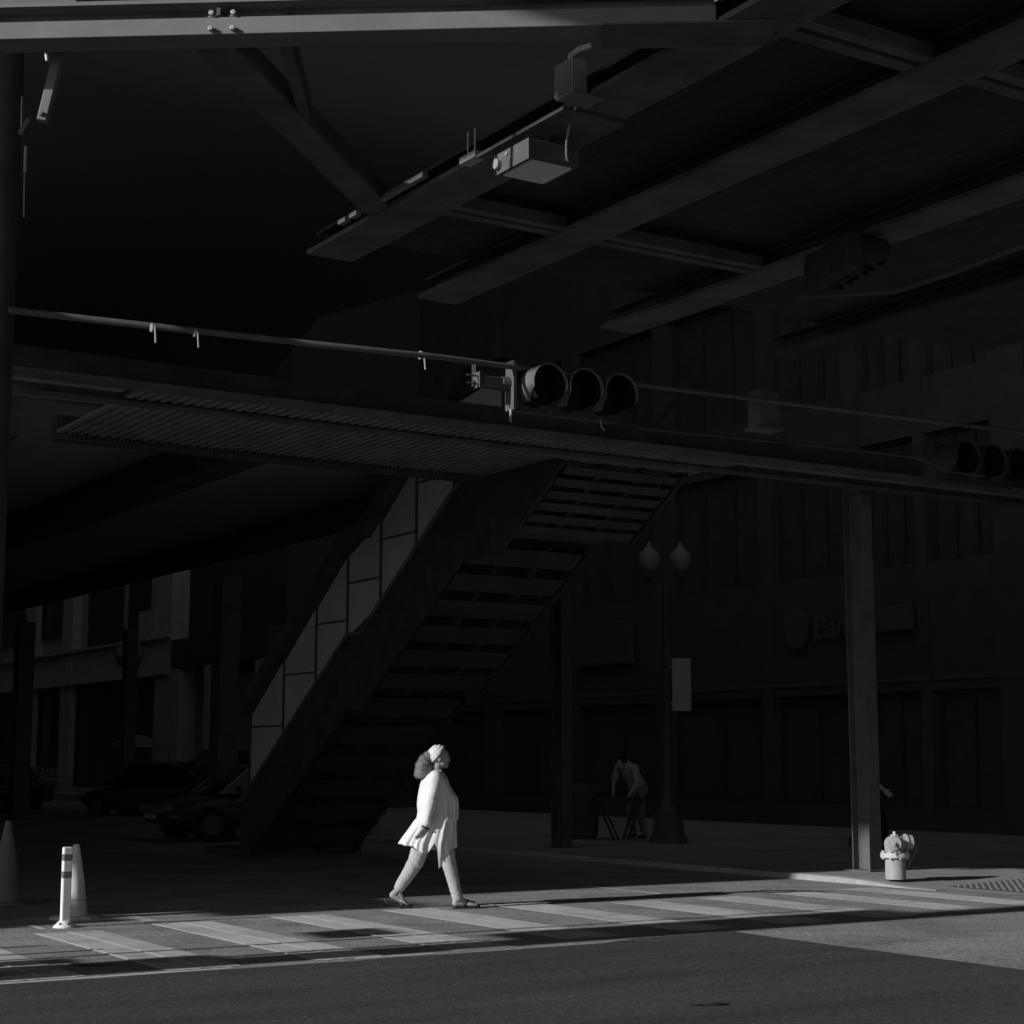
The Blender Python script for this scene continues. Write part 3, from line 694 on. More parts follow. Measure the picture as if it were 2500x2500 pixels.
# ================================================================== cones, post, hydrant
def cone(p, h, lab, rb=.13, rt=.03, base=.23, ang=0.2, M_cone=M_cone):
    t = thing('traffic_cone', lab, 'traffic cone', p, ang, group='tall pale traffic cones')
    MB().lathe([(rb, .03), (rb*.93, h*.1), (rb*.55+rt*.4, h*.55), (rt, h-.01), (rt*.9, h)], n=28).build('cone_body', M_cone, t, smooth=True)
    MB().lathe([(base, 0), (base, .018), (base-.02, .03), (rb, .034)], n=8).build('base', M_cone, t)
    MB().lathe([(rb*.86+.001, h*.26), (rb*.83+.001, h*.26+.006)], n=28).build('ring', M_chain, t)
    return t
pb_ = atz(180, 2243, 0); cone(pb_, .70, 'tall pale cone standing in the sun behind the striped post')
pc_ = atz(12, 2207, 0); cone(pc_, .86, 'tall pale cone in the shade at the left edge', rb=.17, rt=.032, base=.28, M_cone=mat('shaded_cone_plastic', .20, .7, .2, 5))  # darker copy of the cone plastic, with the shade in its colour
pp = atz(158, 2264, 0)
t = thing('delineator_post', 'white flexible post with two dark bands at the crossing', 'bollard', pp, R(31))
MB().box((-.042, -.030, .04), (.042, .030, .715)).build('tube', M_white, t, bevel=.012)
for z_ in (.585, .43): MB().box((-.0435, -.0315, z_), (.0435, .0315, z_+.075)).build('band', M_band, t, bevel=.012)
MB().lathe([(.105, 0), (.105, .008), (.085, .03), (.055, .055), (.05, .06)], n=28).build('base', M_white, t, smooth=True)
for k in range(7):
    a = 2*PI*k/7+.3; MB().cyl((.078*math.cos(a), .078*math.sin(a), .028), (.088*math.cos(a), .088*math.sin(a), .042), .009, .009, 8).build('bolt', M_dark, t)

for (u_, v_, lb_) in ((2.55, 14.2, 'white flexible post standing outside the left edge, farther of two'), (2.85, 13.65, 'white flexible post standing outside the left edge, nearer of two')):
    c = copy_tree(t); c.location = G(u_, v_); c['label'] = lb_; c['group'] = 'flexible posts along the lane'
t['group'] = 'flexible posts along the lane'
ph = atz(2187, 2146, SW)
t = thing('fire_hydrant', 'stout pale fire hydrant with chained caps on the pavement corner', 'fire hydrant', ph, 0)
MB().lathe([(.128, 0), (.124, .01), (.122, .245)], n=36).build('barrel', M_hyd, t, smooth=True)
fl = MB().lathe([(.172, .255), (.176, .262), (.176, .308), (.170, .315)], n=36)
fo = fl.build('flange', M_hyd2, t, smooth=True)
for k in range(8):
    a = 2*PI*k/8+.2; MB().cyl((.152*math.cos(a), .152*math.sin(a), .238), (.152*math.cos(a), .152*math.sin(a), .335), .017, .017, 6).build('flange_bolt', M_hyd2, fo)
bo = MB().cyl((0,0,.30), (0,0,.42), .118, .128, 24).ell((0, 0, .42), (.128, .128, .105), 24, 14)
bo.cyl((0, -.02, .425), (-.03, -.15, .425), .088, .080, 24)
bo.cyl((.0, 0, .43), (.17, .03, .43), .085, .085, 24)
remesh(bo, 'upper_body', M_hyd, t, .006, 4)
ax = Vector((-.10, -.46, 0)).normalized()
cpc = Vector((-.03, -.13, .43))
MB().lathe([(.090, 0), (.090, .03), (.080, .045), (.03, .05), (.03, .062), (.018, .064)], cpc, 28, ax).build('front_cap', M_hyd, t, smooth=True)
MB().cyl(cpc+ax*.06, cpc+ax*.095, .016, .016, 5).build('cap_nut', M_hyd, t)
axr = Vector((1, .15, 0)).normalized(); c2 = Vector((.12, .018, .435))
MB().lathe([(.098, 0), (.104, .004), (.104, .028), (.092, .034)], c2, 28, axr).build('nozzle_ring', M_hyd, t, smooth=True)
MB().lathe([(.090, .045), (.090, .092), (.080, .10), (.025, .102), (.025, .13), (.02, .132)], c2, 28, axr).build('side_cap', M_hyd, t, smooth=True)
MB().lathe([(.05, .518), (.048, .528), (.02, .532), (.018, .565), (.012, .568)], n=8).build('top_nut', M_hyd2, t)
def chain(pts, nm='chain'):
    m = MB(); P = [Vector(p) for p in pts]; tot = sum((b-a).length for a, b in zip(P, P[1:])); k = int(tot/.016); seg = 0; acc = 0
    for i in range(k):
        d_ = i*.016
        j = 0; a_ = d_
        while j < len(P)-2 and a_ > (P[j+1]-P[j]).length: a_ -= (P[j+1]-P[j]).length; j += 1
        q = P[j] + (P[j+1]-P[j]).normalized()*a_; dr = (P[j+1]-P[j]).normalized()
        side = dr.cross(Vector((0,1,0)) if i % 2 else Vector((1,.3,.2))).normalized()
        lp = [q + dr*.013*math.cos(x) + side*.009*math.sin(x) for x in [2*PI*z/8 for z in range(9)]]
        m.tube(lp, .0042, 5)
    return m.build(nm, M_chain, t)
chain([c2+axr*.12+Vector((0,-.02,-.03)), c2+axr*.16+Vector((0,-.02,-.07)), c2+axr*.13+Vector((0,-.03,-.12)), (.17, -.03, .20), (.135, -.03, .13)])
chain([cpc+ax*.08, cpc+ax*.09+Vector((.01, 0, -.06)), cpc+ax*.05+Vector((.02,0,-.13)), (.0, -.17, .25)])

# ================================================================== people
def hand(mb, wrist, dirv, palmn, s=1.0, curl=.5):
    """palm and five separate fingers; dirv: pointing direction, palmn: palm normal"""
    d = Vector(dirv).normalized(); n = Vector(palmn).normalized(); n = (n - d*n.dot(d)).normalized(); sd = d.cross(n)
    w_ = Vector(wrist)
    mb.cap(w_ - d*.02*s, w_ + d*.02*s, .024*s, .024*s, 10)
    for k in (-1.5, -.5, .5, 1.5): mb.cap(w_ + d*.01*s + sd*k*.012*s, w_ + d*.075*s + sd*k*.019*s, .014*s, .012*s, 8)
    for k, ln in ((-1.5, .062), (-.5, .075), (.5, .08), (1.5, .07)):
        b0 = w_ + d*.078*s + sd*k*.0205*s; dd = (d + sd*k*.07).normalized()
        b1 = b0 + (dd + n*curl*.4).normalized()*ln*.45*s; b2 = b1 + (dd + n*curl).normalized()*ln*.33*s; b3 = b2 + (dd + n*curl*1.7).normalized()*ln*.25*s
        mb.cap(b0, b1, .0095*s, .009*s, 8); mb.cap(b1, b2, .009*s, .0083*s, 8); mb.cap(b2, b3, .0083*s, .0075*s, 8)
    t0 = w_ + d*.02*s + sd*.03*s; t1 = t0 + (d*.6 + sd*.7 + n*.3).normalized()*.035*s; t2 = t1 + (d*.95 + sd*.25 + n*.4).normalized()*.032*s
    mb.cap(w_ + d*.005*s + sd*.012*s, t0, .016*s, .014*s, 8); mb.cap(t0, t1, .013*s, .0105*s, 8); mb.cap(t1, t2, .0105*s, .009*s, 8)

def head(mb, c, s=1.0):            # c: head centre, facing +X
    c = Vector(c)
    E = lambda dx, dy, dz, r: mb.ell(c + Vector((dx, dy, dz))*s, tuple(q*s for q in r), 16, 12)
    E(-.008, 0, .018, (.098, .076, .096)); E(.03, 0, -.045, (.062, .056, .062)); E(.052, 0, -.085, (.036, .032, .026))
    E(.072, 0, .015, (.022, .052, .05)); E(.082, 0, .032, (.014, .042, .010)); E(.092, 0, -.016, (.020, .011, .026)); E(.102, 0, -.028, (.014, .013, .011))
    E(.096, .012, -.033, (.010, .008, .007)); E(.096, -.012, -.033, (.010, .008, .007))
    E(.088, 0, -.053, (.015, .022, .007)); E(.086, 0, -.066, (.015, .020, .008)); E(.078, 0, -.092, (.016, .017, .013))
    for y in (-1, 1):
        E(-.012, .078*y, -.012, (.020, .008, .032)); E(.060, .034*y, -.022, (.026, .022, .024))

WR = R(14)
WP = atz(1053, 2218, 0)
W_ = thing('person', 'woman in a loose white top and pale headwrap striding across the crossing', 'person', WP, WR)
b = MB()
head(b, (.075, 0, 1.525), 1.02)
b.cap((.03, 0, 1.33), (.055, 0, 1.45), .056, .052)
b.ell((.04, 0, 1.22), (.13, .185, .17)); b.ell((.12, .07, 1.14), (.09, .085, .09)); b.ell((.12, -.07, 1.14), (.09, .085, .09))
b.ell((.045, 0, 1.02), (.13, .165, .14)); b.ell((.03, 0, .90), (.15, .185, .14))
b.cap((.02, -.13, 1.335), (.02, .13, 1.335), .06, .06)
# near (right) arm, back; far (left) arm, forward
RS, RE, RW = Vector((.005, -.185, 1.325)), Vector((-.065, -.235, 1.06)), Vector((-.105, -.225, .845))
LS, LE, LW = Vector((.03, .185, 1.325)), Vector((.06, .22, 1.07)), Vector((.13, .20, .88))
for S_, E_, Wr in ((RS, RE, RW), (LS, LE, LW)):
    b.cap(S_ + Vector((0, .022 if S_ is RS else -.022, -.01)), E_, .046, .040); b.cap(E_, Wr, .042, .027)
hand(b, RW + Vector((-.01, 0, -.02)), (-.46, .03, -.80), (-.45, .75, .3), 1.0, .5)
hand(b, LW + Vector((.01, 0, -.02)), (.30, 0, -.9), (.2, -1, 0), 1.0, .6)
# legs: hip, knee, ankle, heel, ball, toe
def leg(mb, H, K, A, heel, ball, toe, side):
    mb.cap(H, K, .098, .062); mb.cap(K, K.lerp(A, .3), .060, .062); mb.cap(K.lerp(A, .3), A, .062, .036)
    mb.cap(A, heel, .036, .034); mb.cap(heel, ball, .034, .027); mb.cap(A, ball, .030, .022)
    for k, ln in ((-2, .7), (-1, .85), (0, .95), (1, 1.0), (2, 1.05)):
        kk = k*side; q = ball + Vector((0, .0155*kk, -.004)); mb.cap(ball.lerp(heel, .3) + Vector((0, .009*kk, 0)), q, .018, .014, 8); mb.cap(q, q + (toe-ball)*ln*.85, .0125 if k < 2 else .016, .0095 if k < 2 else .013, 8)
rear = [Vector(q) for q in [(.0, .085, .92), (-.148, .09, .46), (-.335, .09, .18), (-.385, .09, .135), (-.265, .09, .062), (-.215, .09, .033)]]
front = [Vector(q) for q in [(.06, -.085, .92), (.165, -.085, .45), (.250, -.085, .115), (.232, -.085, .055), (.385, -.085, .045), (.455, -.085, .04)]]
leg(b, *rear, 1); leg(b, *front, -1)
body = remesh(b, 'body', M_skin, W_, .0055, 3)
# eyes, brows, lips
for y in (-.032, .032):
    MB().ell((.1545, y, 1.532), (.012, .013, .008), 10, 8).build('eye', M_white, W_, smooth=True); MB().ell((.164, y*.98, 1.532), (.0045, .006, .006), 8, 6).build('pupil', M_black, W_)
    MB().tube([(.160, y-.016, 1.549), (.168, y, 1.556), (.158, y+.016, 1.550)], .0035, 6).build('eyebrow', M_black, W_)
MB().ell((.170, 0, 1.470), (.008, .021, .005), 10, 6).ell((.168, 0, 1.458), (.008, .019, .006), 10, 6).build('lips', M_lip, W_, smooth=True)
# trousers
tr = MB()
for (H, K, A), rs in ((rear[:3], (.118, .084, .074, .053)), (front[:3], (.118, .076, .066, .054))):
    H2 = H + Vector((0, 0, -.02)); A2 = A + (A-K).normalized()*(-.005 if H is rear[0] else .035)
    tr.cap(H2, K, rs[0], rs[1]); tr.cap(K, K.lerp(A2, .35), rs[1], rs[2]); tr.cyl(K.lerp(A2, .35), A2, rs[2], rs[3], 16); tr.ell(K.lerp(A2, .35), (rs[2],)*3)
tr.ell((.03, 0, .93), (.165, .20, .14))
trm = remesh(tr, 'trousers', M_trou, W_, .009, 4)
for v in trm.data.vertices:        # cross folds behind the knees and at the hems
    c = v.co; side = rear if c.y > 0 else front
    if c.z < .80:
        K = side[1]; w1 = math.exp(-((c.z-K.z)/.13)**2); w2 = math.exp(-((c.z-side[2].z-.03)/.06)**2)
        v.co += v.normal * (.002*w1*math.sin(c.z*80 + c.x*60 + 7*noise.noise(c*7)) + .0025*w2*math.sin(c.z*120+c.x*30) + .004*noise.noise(c*9))
# tunic: rings from neck to an uneven hem
TB = [(1.395,.005,.085,.062),(1.375,-.03,.105,.10),(1.35,-.06,.125,.155),(1.31,-.088,.145,.204),(1.25,-.112,.165,.207),(1.18,-.128,.208,.195),(1.11,-.138,.258,.192),(1.04,-.143,.266,.190),(.97,-.137,.262,.194),
      (.905,-.145,.258,.212),(.885,-.165,.240,.214),(.80,-.222,.238,.222),(.72,-.282,.240,.228),(.66,-.325,.242,.232),(.60,-.335,.243,.232),(.35,-.34,.235,.228)]
def tb(z):
    if z >= TB[0][0]: return TB[0][1:]
    for a, c in zip(TB, TB[1:]):
        if c[0] <= z <= a[0]:
            k = (a[0]-z)/(a[0]-c[0]); return tuple(a[i]+(c[i]-a[i])*k for i in (1, 2, 3))
    return TB[-1][1:]
HEM = [(-180,.66),(-150,.64),(-128,.635),(-115,.60),(-102,.56),(-93,.575),(-87,.67),(-82,.62),(-77,.41),(-71,.44),(-64,.52),(-52,.60),(-30,.61),(0,.63),(30,.60),(70,.57),(120,.62),(180,.66)]
def hem(a):
    a = (a+180) % 360 - 180
    for p, q in zip(HEM, HEM[1:]):
        if p[0] <= a <= q[0]: return p[1]+(q[1]-p[1])*(a-p[0])/(q[0]-p[0])
    return .62
NA, NZ = 220, 70; P = []; F = []
for j in range(NZ+1):
    tt = j/NZ
    for i in range(NA):
        a = 360*i/NA - 180; ar = R(a); z = 1.395 + (hem(a)-1.395)*tt; xb, xf, hy = tb(z)
        xb, xf = xb/.97, xf/.97
        cx, rx = (xb+xf)/2, (xf-xb)/2; fold = min(1, max(0, (1.25-z)/.45))
        k = 1 + fold*(.055*math.sin(12*ar + 2.6*noise.noise(Vector((ar, z*1.5, 0)))) + .035*math.sin(25*ar+z*4+2*noise.noise(Vector((ar*2, z*2, 4))))) + .02*noise.noise(Vector((math.cos(ar)*3, math.sin(ar)*3, z*7)))
        c, s_ = math.cos(ar), math.sin(ar); ex = .85
        x = cx + rx*math.copysign(abs(c)**ex, c)*(1+(k-1)*.5); y = hy*math.copysign(abs(s_)**ex, s_)*k
        P.append((x, y, z))
for j in range(NZ):
    for i in range(NA): F.append((j*NA+i, j*NA+(i+1) % NA, (j+1)*NA+(i+1) % NA, (j+1)*NA+i))
tu = MB().add(P, F).build('tunic', M_cloth, W_, smooth=True); so = tu.modifiers.new('s', 'SOLIDIFY'); so.thickness = .005; so.offset = 0
# sleeves
sv = MB(); 
for S_, E_, Wr in ((RS, RE, RW), (LS, LE, LW)):
    sv.cap(S_+Vector((0, .02 if S_ is RS else -.02, 0)), E_, .072, .058); sv.cap(E_, Wr+(E_-Wr)*.08, .057, .042); cf = Wr+(E_-Wr)*.10
    for q in range(3): sv.ell(cf + (E_-Wr).normalized()*(.03*q), (.051+.004*(q % 2),)*2+(.02,), rot=((E_-Wr).to_track_quat('Z', 'Y')).to_euler())
slv = remesh(sv, 'sleeves', M_cloth, W_, .008, 4)
for v in slv.data.vertices: v.co += v.normal*(.006*noise.noise(v.co*11) + .0015*math.sin(v.co.z*90+v.co.x*60)*math.exp(-((v.co.z-1.03)/.10)**2))
# headwrap, hair, bangle
hc = Vector((.062, 0, 1.548)); P = []; F = []; n1, n2 = 40, 26
wr_ = MB().ell(hc, (.110, .090, .100), 48, 36)
vs_ = [Vector(v) for v in wr_.v]
def keep(p): 
    f1 = (p.z-1.488)*(.118-.015) - (1.615-1.488)*(p.x-.015)     # above the line from nape to brow
    return f1 > 0
idx = {}; nv = []; nf = []
for f in wr_.f:
    if all(keep(vs_[i]) for i in f):
        nf.append(f)
w2 = MB(); mp = {}
for f in nf:
    for i in f:
        if i not in mp:
            mp[i] = len(w2.v); p = vs_[i]; s1 = (p.z-1.488)*.63+(p.x)*-.6
            q = p + (p-hc).normalized()*(.004*math.sin(s1*260) + .003*noise.noise(p*30)); w2.v.append(tuple(q))
    w2.f.append(tuple(mp[i] for i in f))
hw = w2.build('headwrap', M_wrap, W_, smooth=True); so = hw.modifiers.new('s', 'SOLIDIFY'); so.thickness = .006; so.offset = 1
hm = MB()
for q, r_ in (((-.03, 0, 1.535), (.045, .07, .05)), ((-.07, 0, 1.485), (.055, .08, .065)), ((-.095, 0, 1.425), (.06, .09, .075)), ((-.10, 0, 1.372), (.062, .09, .055)), ((-.105, 0, 1.345), (.06, .085, .03)), ((-.04, 0, 1.405), (.05, .08, .06))):
    hm.ell((q[0]-.012, q[1], q[2]), (r_[0], r_[1]*.78, r_[2]), 18, 12)
hr = remesh(hm, 'hair', M_hair, W_, .006, 22)
for v in hr.data.vertices: v.co += v.normal*(.004 + .004*noise.noise(v.co*28) + .005*noise.noise(v.co*90))
fz = MB(); hv = hr.data.vertices
for k in range(5200):                                           # fine frizz around the puff
    v = hv[random.randrange(len(hv))]; nn = (v.normal + Vector((random.gauss(0,.5), random.gauss(0,.5), random.gauss(-.2,.5)))).normalized(); L = random.uniform(.008, .024)
    s1 = nn.orthogonal().normalized()*.0012; fz.add([v.co-s1, v.co+s1, v.co+nn*L], [(0, 1, 2)])
fz.build('hair_frizz', M_hair, hr)
bq = RW + Vector((-.012, 0, -.025)); ax_ = (RE-RW).normalized()
MB().lathe([(.036, -.009), (.040, -.006), (.040, .006), (.036, .009)], bq, 20, (ax_+Vector((.5,0,.15))).normalized()).build('bangle', M_sole, W_)
# sandals
def sole(pts, w_, th, nm='sandal'):
    P = []; F = []; n = len(pts)
    for i, (x, z, ww) in enumerate(pts):
        for yy, zz in ((-ww, 0), (ww, 0), (ww, th), (-ww, th)): P.append((x, w_+yy, z+zz))
    for i in range(n-1):
        for j in range(4): F.append((i*4+j, i*4+(j+1) % 4, (i+1)*4+(j+1) % 4, (i+1)*4+j))
    F += [(3,2,1,0), tuple((n-1)*4+q for q in range(4))]
    return MB().add(P, F).build(nm, M_sole, W_, bevel=.004)
s1 = sole([(-.475,.075,.022),(-.45,.052,.034),(-.40,.034,.036),(-.34,.016,.034),(-.27,.003,.042),(-.21,.0,.042),(-.185,.002,.024)], .09, .036)
s2 = sole([(.205,.003,.025),(.235,.003,.034),(.30,.003,.030),(.37,.003,.038),(.43,.006,.042),(.475,.014,.035),(.492,.022,.02)], -.085, .018)
MB().tube([(-.30, .052, .03), (-.29, .068, .075), (-.285, .09, .098), (-.29, .112, .075), (-.30, .13, .03)], .012, 8).build('strap', M_strap, s1)
MB().tube([(.30, -.125, .022), (.335, -.112, .065), (.36, -.085, .082), (.335, -.06, .07), (.30, -.045, .022)], .013, 8).tube([(.29, -.125, .03), (.34, -.10, .078), (.425, -.08, .065), (.45, -.075, .03)], .011, 8).build('strap', M_strap, s2)

# other people, in the shade
def simple_person(lab, loc, rz, J, shirt, trouser, hatm=None, skin=M_skin, s=1.0, grp=None):
    t = thing('person', lab, 'person', loc, rz); b = MB(); V = lambda k: Vector(J[k])
    hd_ = V('head'); head(b, hd_, .95); b.cap(V('neck'), hd_ + Vector((-.02, 0, -.06)), .055, .05)
    b.cap(V('neck'), V('hip'), .12, .13)
    for sd in ('l', 'r'):
        b.cap(V('sh'+sd), V('el'+sd), .05, .04); b.cap(V('el'+sd), V('wr'+sd), .038, .027)
        hand(b, V('wr'+sd), V('wr'+sd)-V('el'+sd), (0, 1 if sd == 'r' else -1, 0), 1.0)
        b.cap(V('hp'+sd), V('kn'+sd), .085, .06); b.cap(V('kn'+sd), V('an'+sd), .058, .038); b.cap(V('an'+sd), V('an'+sd)+Vector((.15, 0, -.04)), .04, .035)
    remesh(b, 'body', skin, t, .010, 2)
    c = MB(); c.cap(V('neck')+(V('hip')-V('neck'))*.12, V('hip'), .15, .165)
    for sd in ('l', 'r'): c.cap(V('sh'+sd), V('sh'+sd).lerp(V('el'+sd), .85), .075, .068); c.cap(V('neck')+(V('hip')-V('neck'))*.1, V('sh'+sd), .09, .08)
    remesh(c, 'shirt', shirt, t, .014, 4, .012, 9)
    c = MB(); c.ell(V('hip'), (.17, .19, .13))
    for sd in ('l', 'r'): c.cap(V('hp'+sd), V('kn'+sd), .11, .085); c.cap(V('kn'+sd), V('an'+sd)+Vector((0, 0, .03)), .082, .065)
    remesh(c, 'trousers', trouser, t, .014, 4, .012, 9)
    MB().ell(hd_+Vector((-.015, 0, .03)), (.10, .085, .085), 16, 12).build('hair', M_black if hatm is None else hatm, t, smooth=True)
    for sd in ('l', 'r'):
        a_ = V('an'+sd); MB().ell(a_+Vector((.06, 0, -.045)), (.135, .05, .045), 14, 8).build('shoe', M_sole, t, smooth=True)
    return t
pm = atz(1552, 2046, SW)
J = dict(head=(.42, .02, 1.38), neck=(.27, 0, 1.31), hip=(-.08, 0, .93), shl=(.26, .20, 1.27), shr=(.24, -.20, 1.30), ell=(.30, .27, 1.02), elr=(.28, -.28, 1.05), wrl=(.42, .22, .82), wrr=(.40, -.2, .84),
         hpl=(-.08, .10, .90), hpr=(-.08, -.10, .90), knl=(.03, .13, .50), knr=(.0, -.14, .50), anl=(-.06, .14, .09), anr=(-.12, -.15, .09))
simple_person('stooping man in a pale grey shirt leaning over a dark folding stand', pm, R(228), J, M_shirt, M_jean)
t = thing('folding_stand', 'dark folding stand with splayed legs in front of the stooping man', 'stand', atz(1512, 2050, SW), R(10))
MB().box((-.45, -.25, .70), (.45, .25, .76)).build('top', M_web, t, bevel=.01)
for a_, b_ in (((-.38, -.2), (-.05, -.2)), ((.36, -.2), (.12, -.2)), ((-.38, .2), (-.05, .2)), ((.36, .2), (.12, .2))):
    MB().bar((a_[0], a_[1], .70), (b_[0], b_[1], 0), .035, .035).build('leg', M_web, t)
# bins / sacks beside
t = thing('refuse_bin', 'squat dark bin standing left of the folding stand', 'bin', atz(1425, 2048, SW), R(20))
MB().lathe([(.20, 0), (.26, .08), (.30, .75), (.32, .80)], n=18).build('drum', M_dark, t, smooth=True); MB().lathe([(.33, .80), (.33, .86), (.22, .98), (.05, 1.02)], n=18).build('lid', M_dark, t, smooth=True)
pq = G(18.6, 21.4, SW); pa_ = atz(2128, 2075, SW)
J2 = dict(head=(.04, 0, 1.58), neck=(0, 0, 1.42), hip=(0, 0, .95), shl=(0, .2, 1.38), shr=(0, -.2, 1.38), ell=(-.12, .25, 1.12), elr=(.10, -.24, 1.10), wrl=(-.18, .24, .9), wrr=(.26, -.22, .95),
          hpl=(0, .1, .92), hpr=(0, -.1, .92), knl=(-.1, .1, .5), knr=(.18, -.1, .5), anl=(-.32, .1, .12), anr=(.25, -.1, .09))
simple_person('bare armed person in dark clothes half hidden behind the sunlit column', pa_, R(-20), J2, M_black, M_black)
pw = atD(640, 1990, 47); pw.z = SW
J3 = dict(head=(.04, 0, 1.50), neck=(0, 0, 1.34), hip=(0, 0, .90), shl=(0, .2, 1.30), shr=(0, -.2, 1.30), ell=(.02, .25, 1.05), elr=(.02, -.24, 1.05), wrl=(.1, .24, .85), wrr=(.1, -.22, .85),
          hpl=(0, .1, .88), hpr=(0, -.1, .88), knl=(0, .1, .48), knr=(0.05, -.1, .48), anl=(-.02, .1, .09), anr=(.02, -.1, .09))
simple_person('distant person in a pale shirt beside the broad black column', pw, R(-60), J3, M_shirt, M_black)

# ================================================================== vehicles
def car(lab, loc, rz, L=4.6, Wd=1.8, H=1.42, suv=False):
    t = thing('parked_car', lab, 'car', loc, rz, group='dark cars on the avenue')
    h = Wd/2; zb = .22; zs = .62*H if not suv else .58*H; n = 22; P = []; F = []
    # lower body: lofted cross sections from nose (+x) to tail
    xs = [(-L/2, .45, .80), (-L/2+.08, .30, .92), (-L/2+.5, .22, .99), (-L/4, .2, 1.0), (0, .2, 1.0), (L/4, .2, 1.0), (L/2-.7, .22, .98), (L/2-.2, .28, .90), (L/2, .42, .78)]
    top = [.88, .97, 1.0, 1.0, .99, .97, .88, .74, .62]
    for (x, z0_, wk), tp_ in zip(xs, top):
        zt = zs*tp_; ww = h*wk
        for a_, b_ in ((-.92, z0_), (-1, z0_+.14), (-1, zt*.75), (-.93, zt*.93), (-.8, zt), (.8, zt), (.93, zt*.93), (1, zt*.75), (1, z0_+.14), (.92, z0_)): P.append((x, ww*a_, b_))
    m = 10
    for i in range(len(xs)-1):
        for j in range(m): F.append((i*m+j, i*m+(j+1) % m, (i+1)*m+(j+1) % m, (i+1)*m+j))
    F += [tuple(range(m-1, -1, -1)), tuple(range((len(xs)-1)*m, len(xs)*m))]
    body = MB().add(P, F).build('body', M_car, t, smooth=True); sb = body.modifiers.new('s', 'SUBSURF'); sb.levels = 1; sb.render_levels = 2
    # greenhouse
    cs = [(-L*.43, 0, .80), (-L*.33, .72, .74), (-L*.18, .96, .70), (0, 1.0, .69), (L*.10, .95, .70), (L*.26, 0, .80)] if not suv else [(-L*.49, 0, .86), (-L*.44, .85, .78), (-L*.25, 1.0, .75), (0, 1.0, .75), (L*.10, .95, .75), (L*.25, 0, .84)]
    P = []; F = []
    for x, k, wk in cs:
        zt = zs - .02 + (H-zs+.02)*k
        P += [(x, -h*.88, zs-.03), (x, -h*wk, max(zs-.02, zt-.05)), (x, -h*wk*.8, zt), (x, h*wk*.8, zt), (x, h*wk, max(zs-.02, zt-.05)), (x, h*.88, zs-.03)]
    for i in range(len(cs)-1):
        for j in range(5): F.append((i*6+j, i*6+j+1, (i+1)*6+j+1, (i+1)*6+j))
    MB().add(P, F).build('glasshouse', M_cglass, t, smooth=True)
    rf_ = MB().add([(x, y*h*wk*.78, zs-.01+(H-zs+.025)*k) for x, k, wk in cs[2:5] for y in (-1, 1)], [(0,1,3,2), (2,3,5,4)]); r0 = rf_.build('roof', M_car, t); q = r0.modifiers.new('s', 'SOLIDIFY'); q.thickness = .03
    for s_ in (-1, 1):
        MB().tube([(x, s_*h*wk*.97, zs-.02+(H-zs+.015)*k) for x, k, wk in cs], .016, 6).build('window_trim', M_chrome, t)
        MB().ell((L*.2, s_*(h+.08), zs+.06), (.07, .10, .07), 10, 8).build('mirror', M_car, t, smooth=True)
        for x in (-L*.3, L*.31):
            wh = MB().cyl((x, s_*(h-.2), .32), (x, s_*(h+.005), .32), .32, .32, 24).build('wheel', M_tyre, t, bevel=.02)
            MB().cyl((x, s_*(h+.0), .32), (x, s_*(h+.012), .32), .2, .19, 16).build('rim', M_rim, wh)
        MB().ell((L/2-.12, s_*h*.66, zs*.68), (.10, .18, .06), 12, 8).build('headlight', M_chrome, t, smooth=True)
        MB().ell((-L/2+.07, s_*h*.68, zs*.82), (.06, .17, .07), 12, 8).build('tail_light', M_lens, t, smooth=True)
        MB().box((L*.0, s_*(h+.002) if s_ > 0 else s_*(h+.012), zs*.80), (L*.05, s_*(h+.012) if s_ > 0 else s_*(h+.002), zs*.82)).build('door_handle', M_chrome, t)
    MB().box((L/2-.02, -.26, .42), (L/2+.02, .26, .53)).build('number_plate', M_plate, t)
    MB().box((L/2-.05, -.5, .55), (L/2+.01, .5, .60)).build('grille', M_chrome, t)
    return t
c2p = atz(520, 2062, 0)
ca = atz(395, 2055, 0); fwd = GA + PI
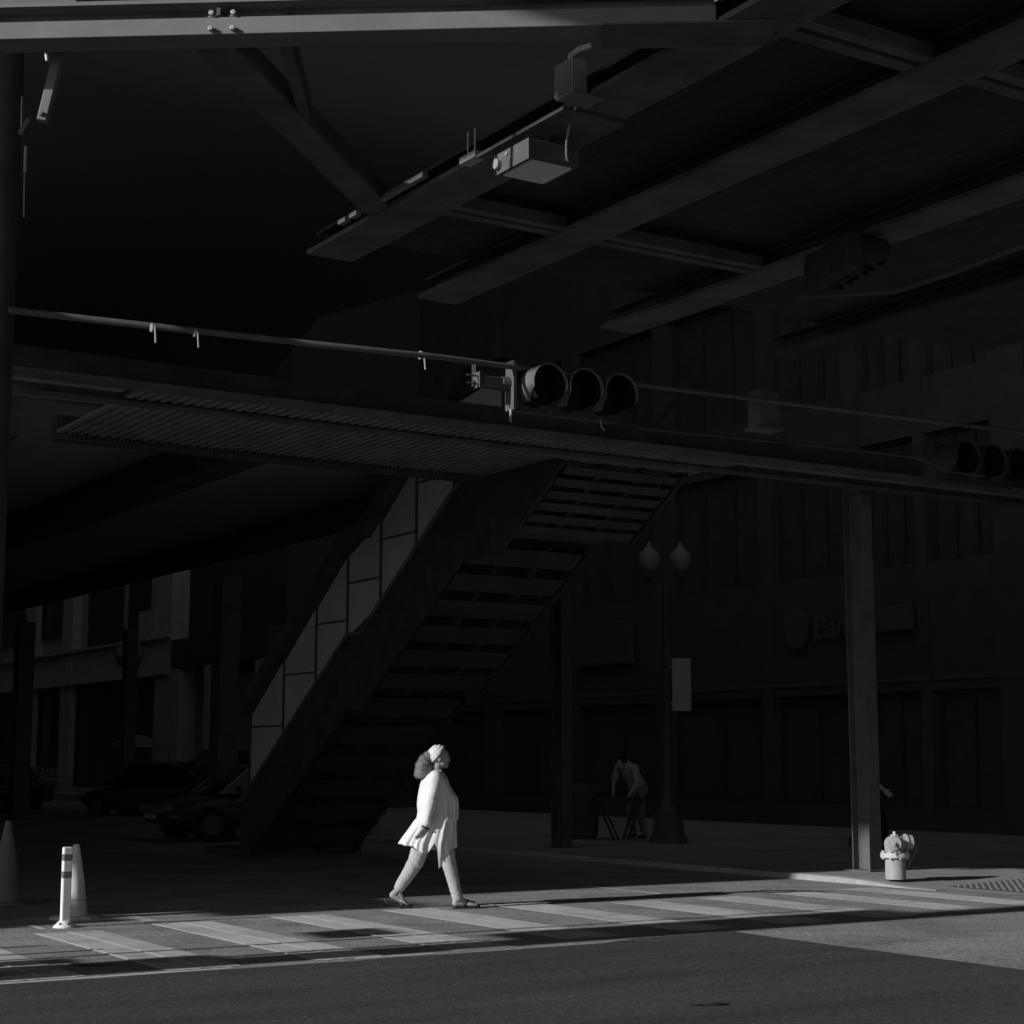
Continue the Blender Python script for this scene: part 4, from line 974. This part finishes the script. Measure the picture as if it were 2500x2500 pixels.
car('low dark saloon nearest the camera, left of the broad black column', ca + Vector((math.cos(GA), math.sin(GA), 0))*2.0, GA + PI, 4.5, 1.8, 1.46)
cb_ = atz(262, 2004, 0); car('dark car farther left, parked between two columns', cb_ + Vector((1.0, 1.5, 0)), GA + R(118), 4.4, 1.8, 1.45)
cc_ = atD(480, 1960, 46); cc_.z = 0; car('tall dark van roof rising behind the two dark cars', cc_ + Vector((.6, 1, 0)), GA + PI, 4.9, 1.95, 1.78, True)
cd_ = atD(-10, 1950, 52); cd_.z = 0; car('dark car mostly cut off at the left edge', cd_, GA + PI/2, 4.4, 1.8, 1.42)
# planter with pale flowers, umbrella
pf = atD(108, 1925, 60); pf.z = SW
t = thing('flower_planter', 'planter of pale flowers before the far left facade', 'planter', pf, 0)
MB().lathe([(.28, 0), (.34, .5), (.38, .55)], n=16).build('pot', M_dark, t, smooth=True)
fm = MB()
for k in range(420):
    a_, b_, c_ = random.gauss(0, .27), random.gauss(0, .25), abs(random.gauss(.2, .16)); q = Vector((a_, b_, .52+c_)); s_ = random.uniform(.03, .07)
    d1 = Vector((random.gauss(0,1), random.gauss(0,1), random.gauss(0,1))).normalized(); d2 = d1.orthogonal().normalized()
    fm.add([q-d1*s_, q+d2*s_, q+d1*s_, q-d2*s_], [(0,1,2,3)])
fm.build('flowers', M_fol, t)['kind'] = 'stuff'
pu = atD(335, 1900, 52); pu.z = SW
t = thing('cafe_umbrella', 'wide pale cafe umbrella open in front of the pale building', 'umbrella', pu, 0)
P = [(0, 0, 2.2)]; F = []
for k in range(8): a_ = 2*PI*k/8; P.append((.82*math.cos(a_), .82*math.sin(a_), 1.92))
for k in range(8): a_ = 2*PI*k/8; P.append((.82*math.cos(a_), .82*math.sin(a_), 1.80))
F = [(0, 1+k, 1+(k+1) % 8) for k in range(8)] + [(1+k, 9+k, 9+(k+1) % 8, 1+(k+1) % 8) for k in range(8)]
MB().add(P, F).build('canopy', M_canv, t); MB().cyl((0, 0, 0), (0, 0, 2.25), .025, .025, 8).build('pole', M_dark, t); MB().cyl((0,0,0), (0,0,.08), .25, .25, 14).build('base', M_dark, t)
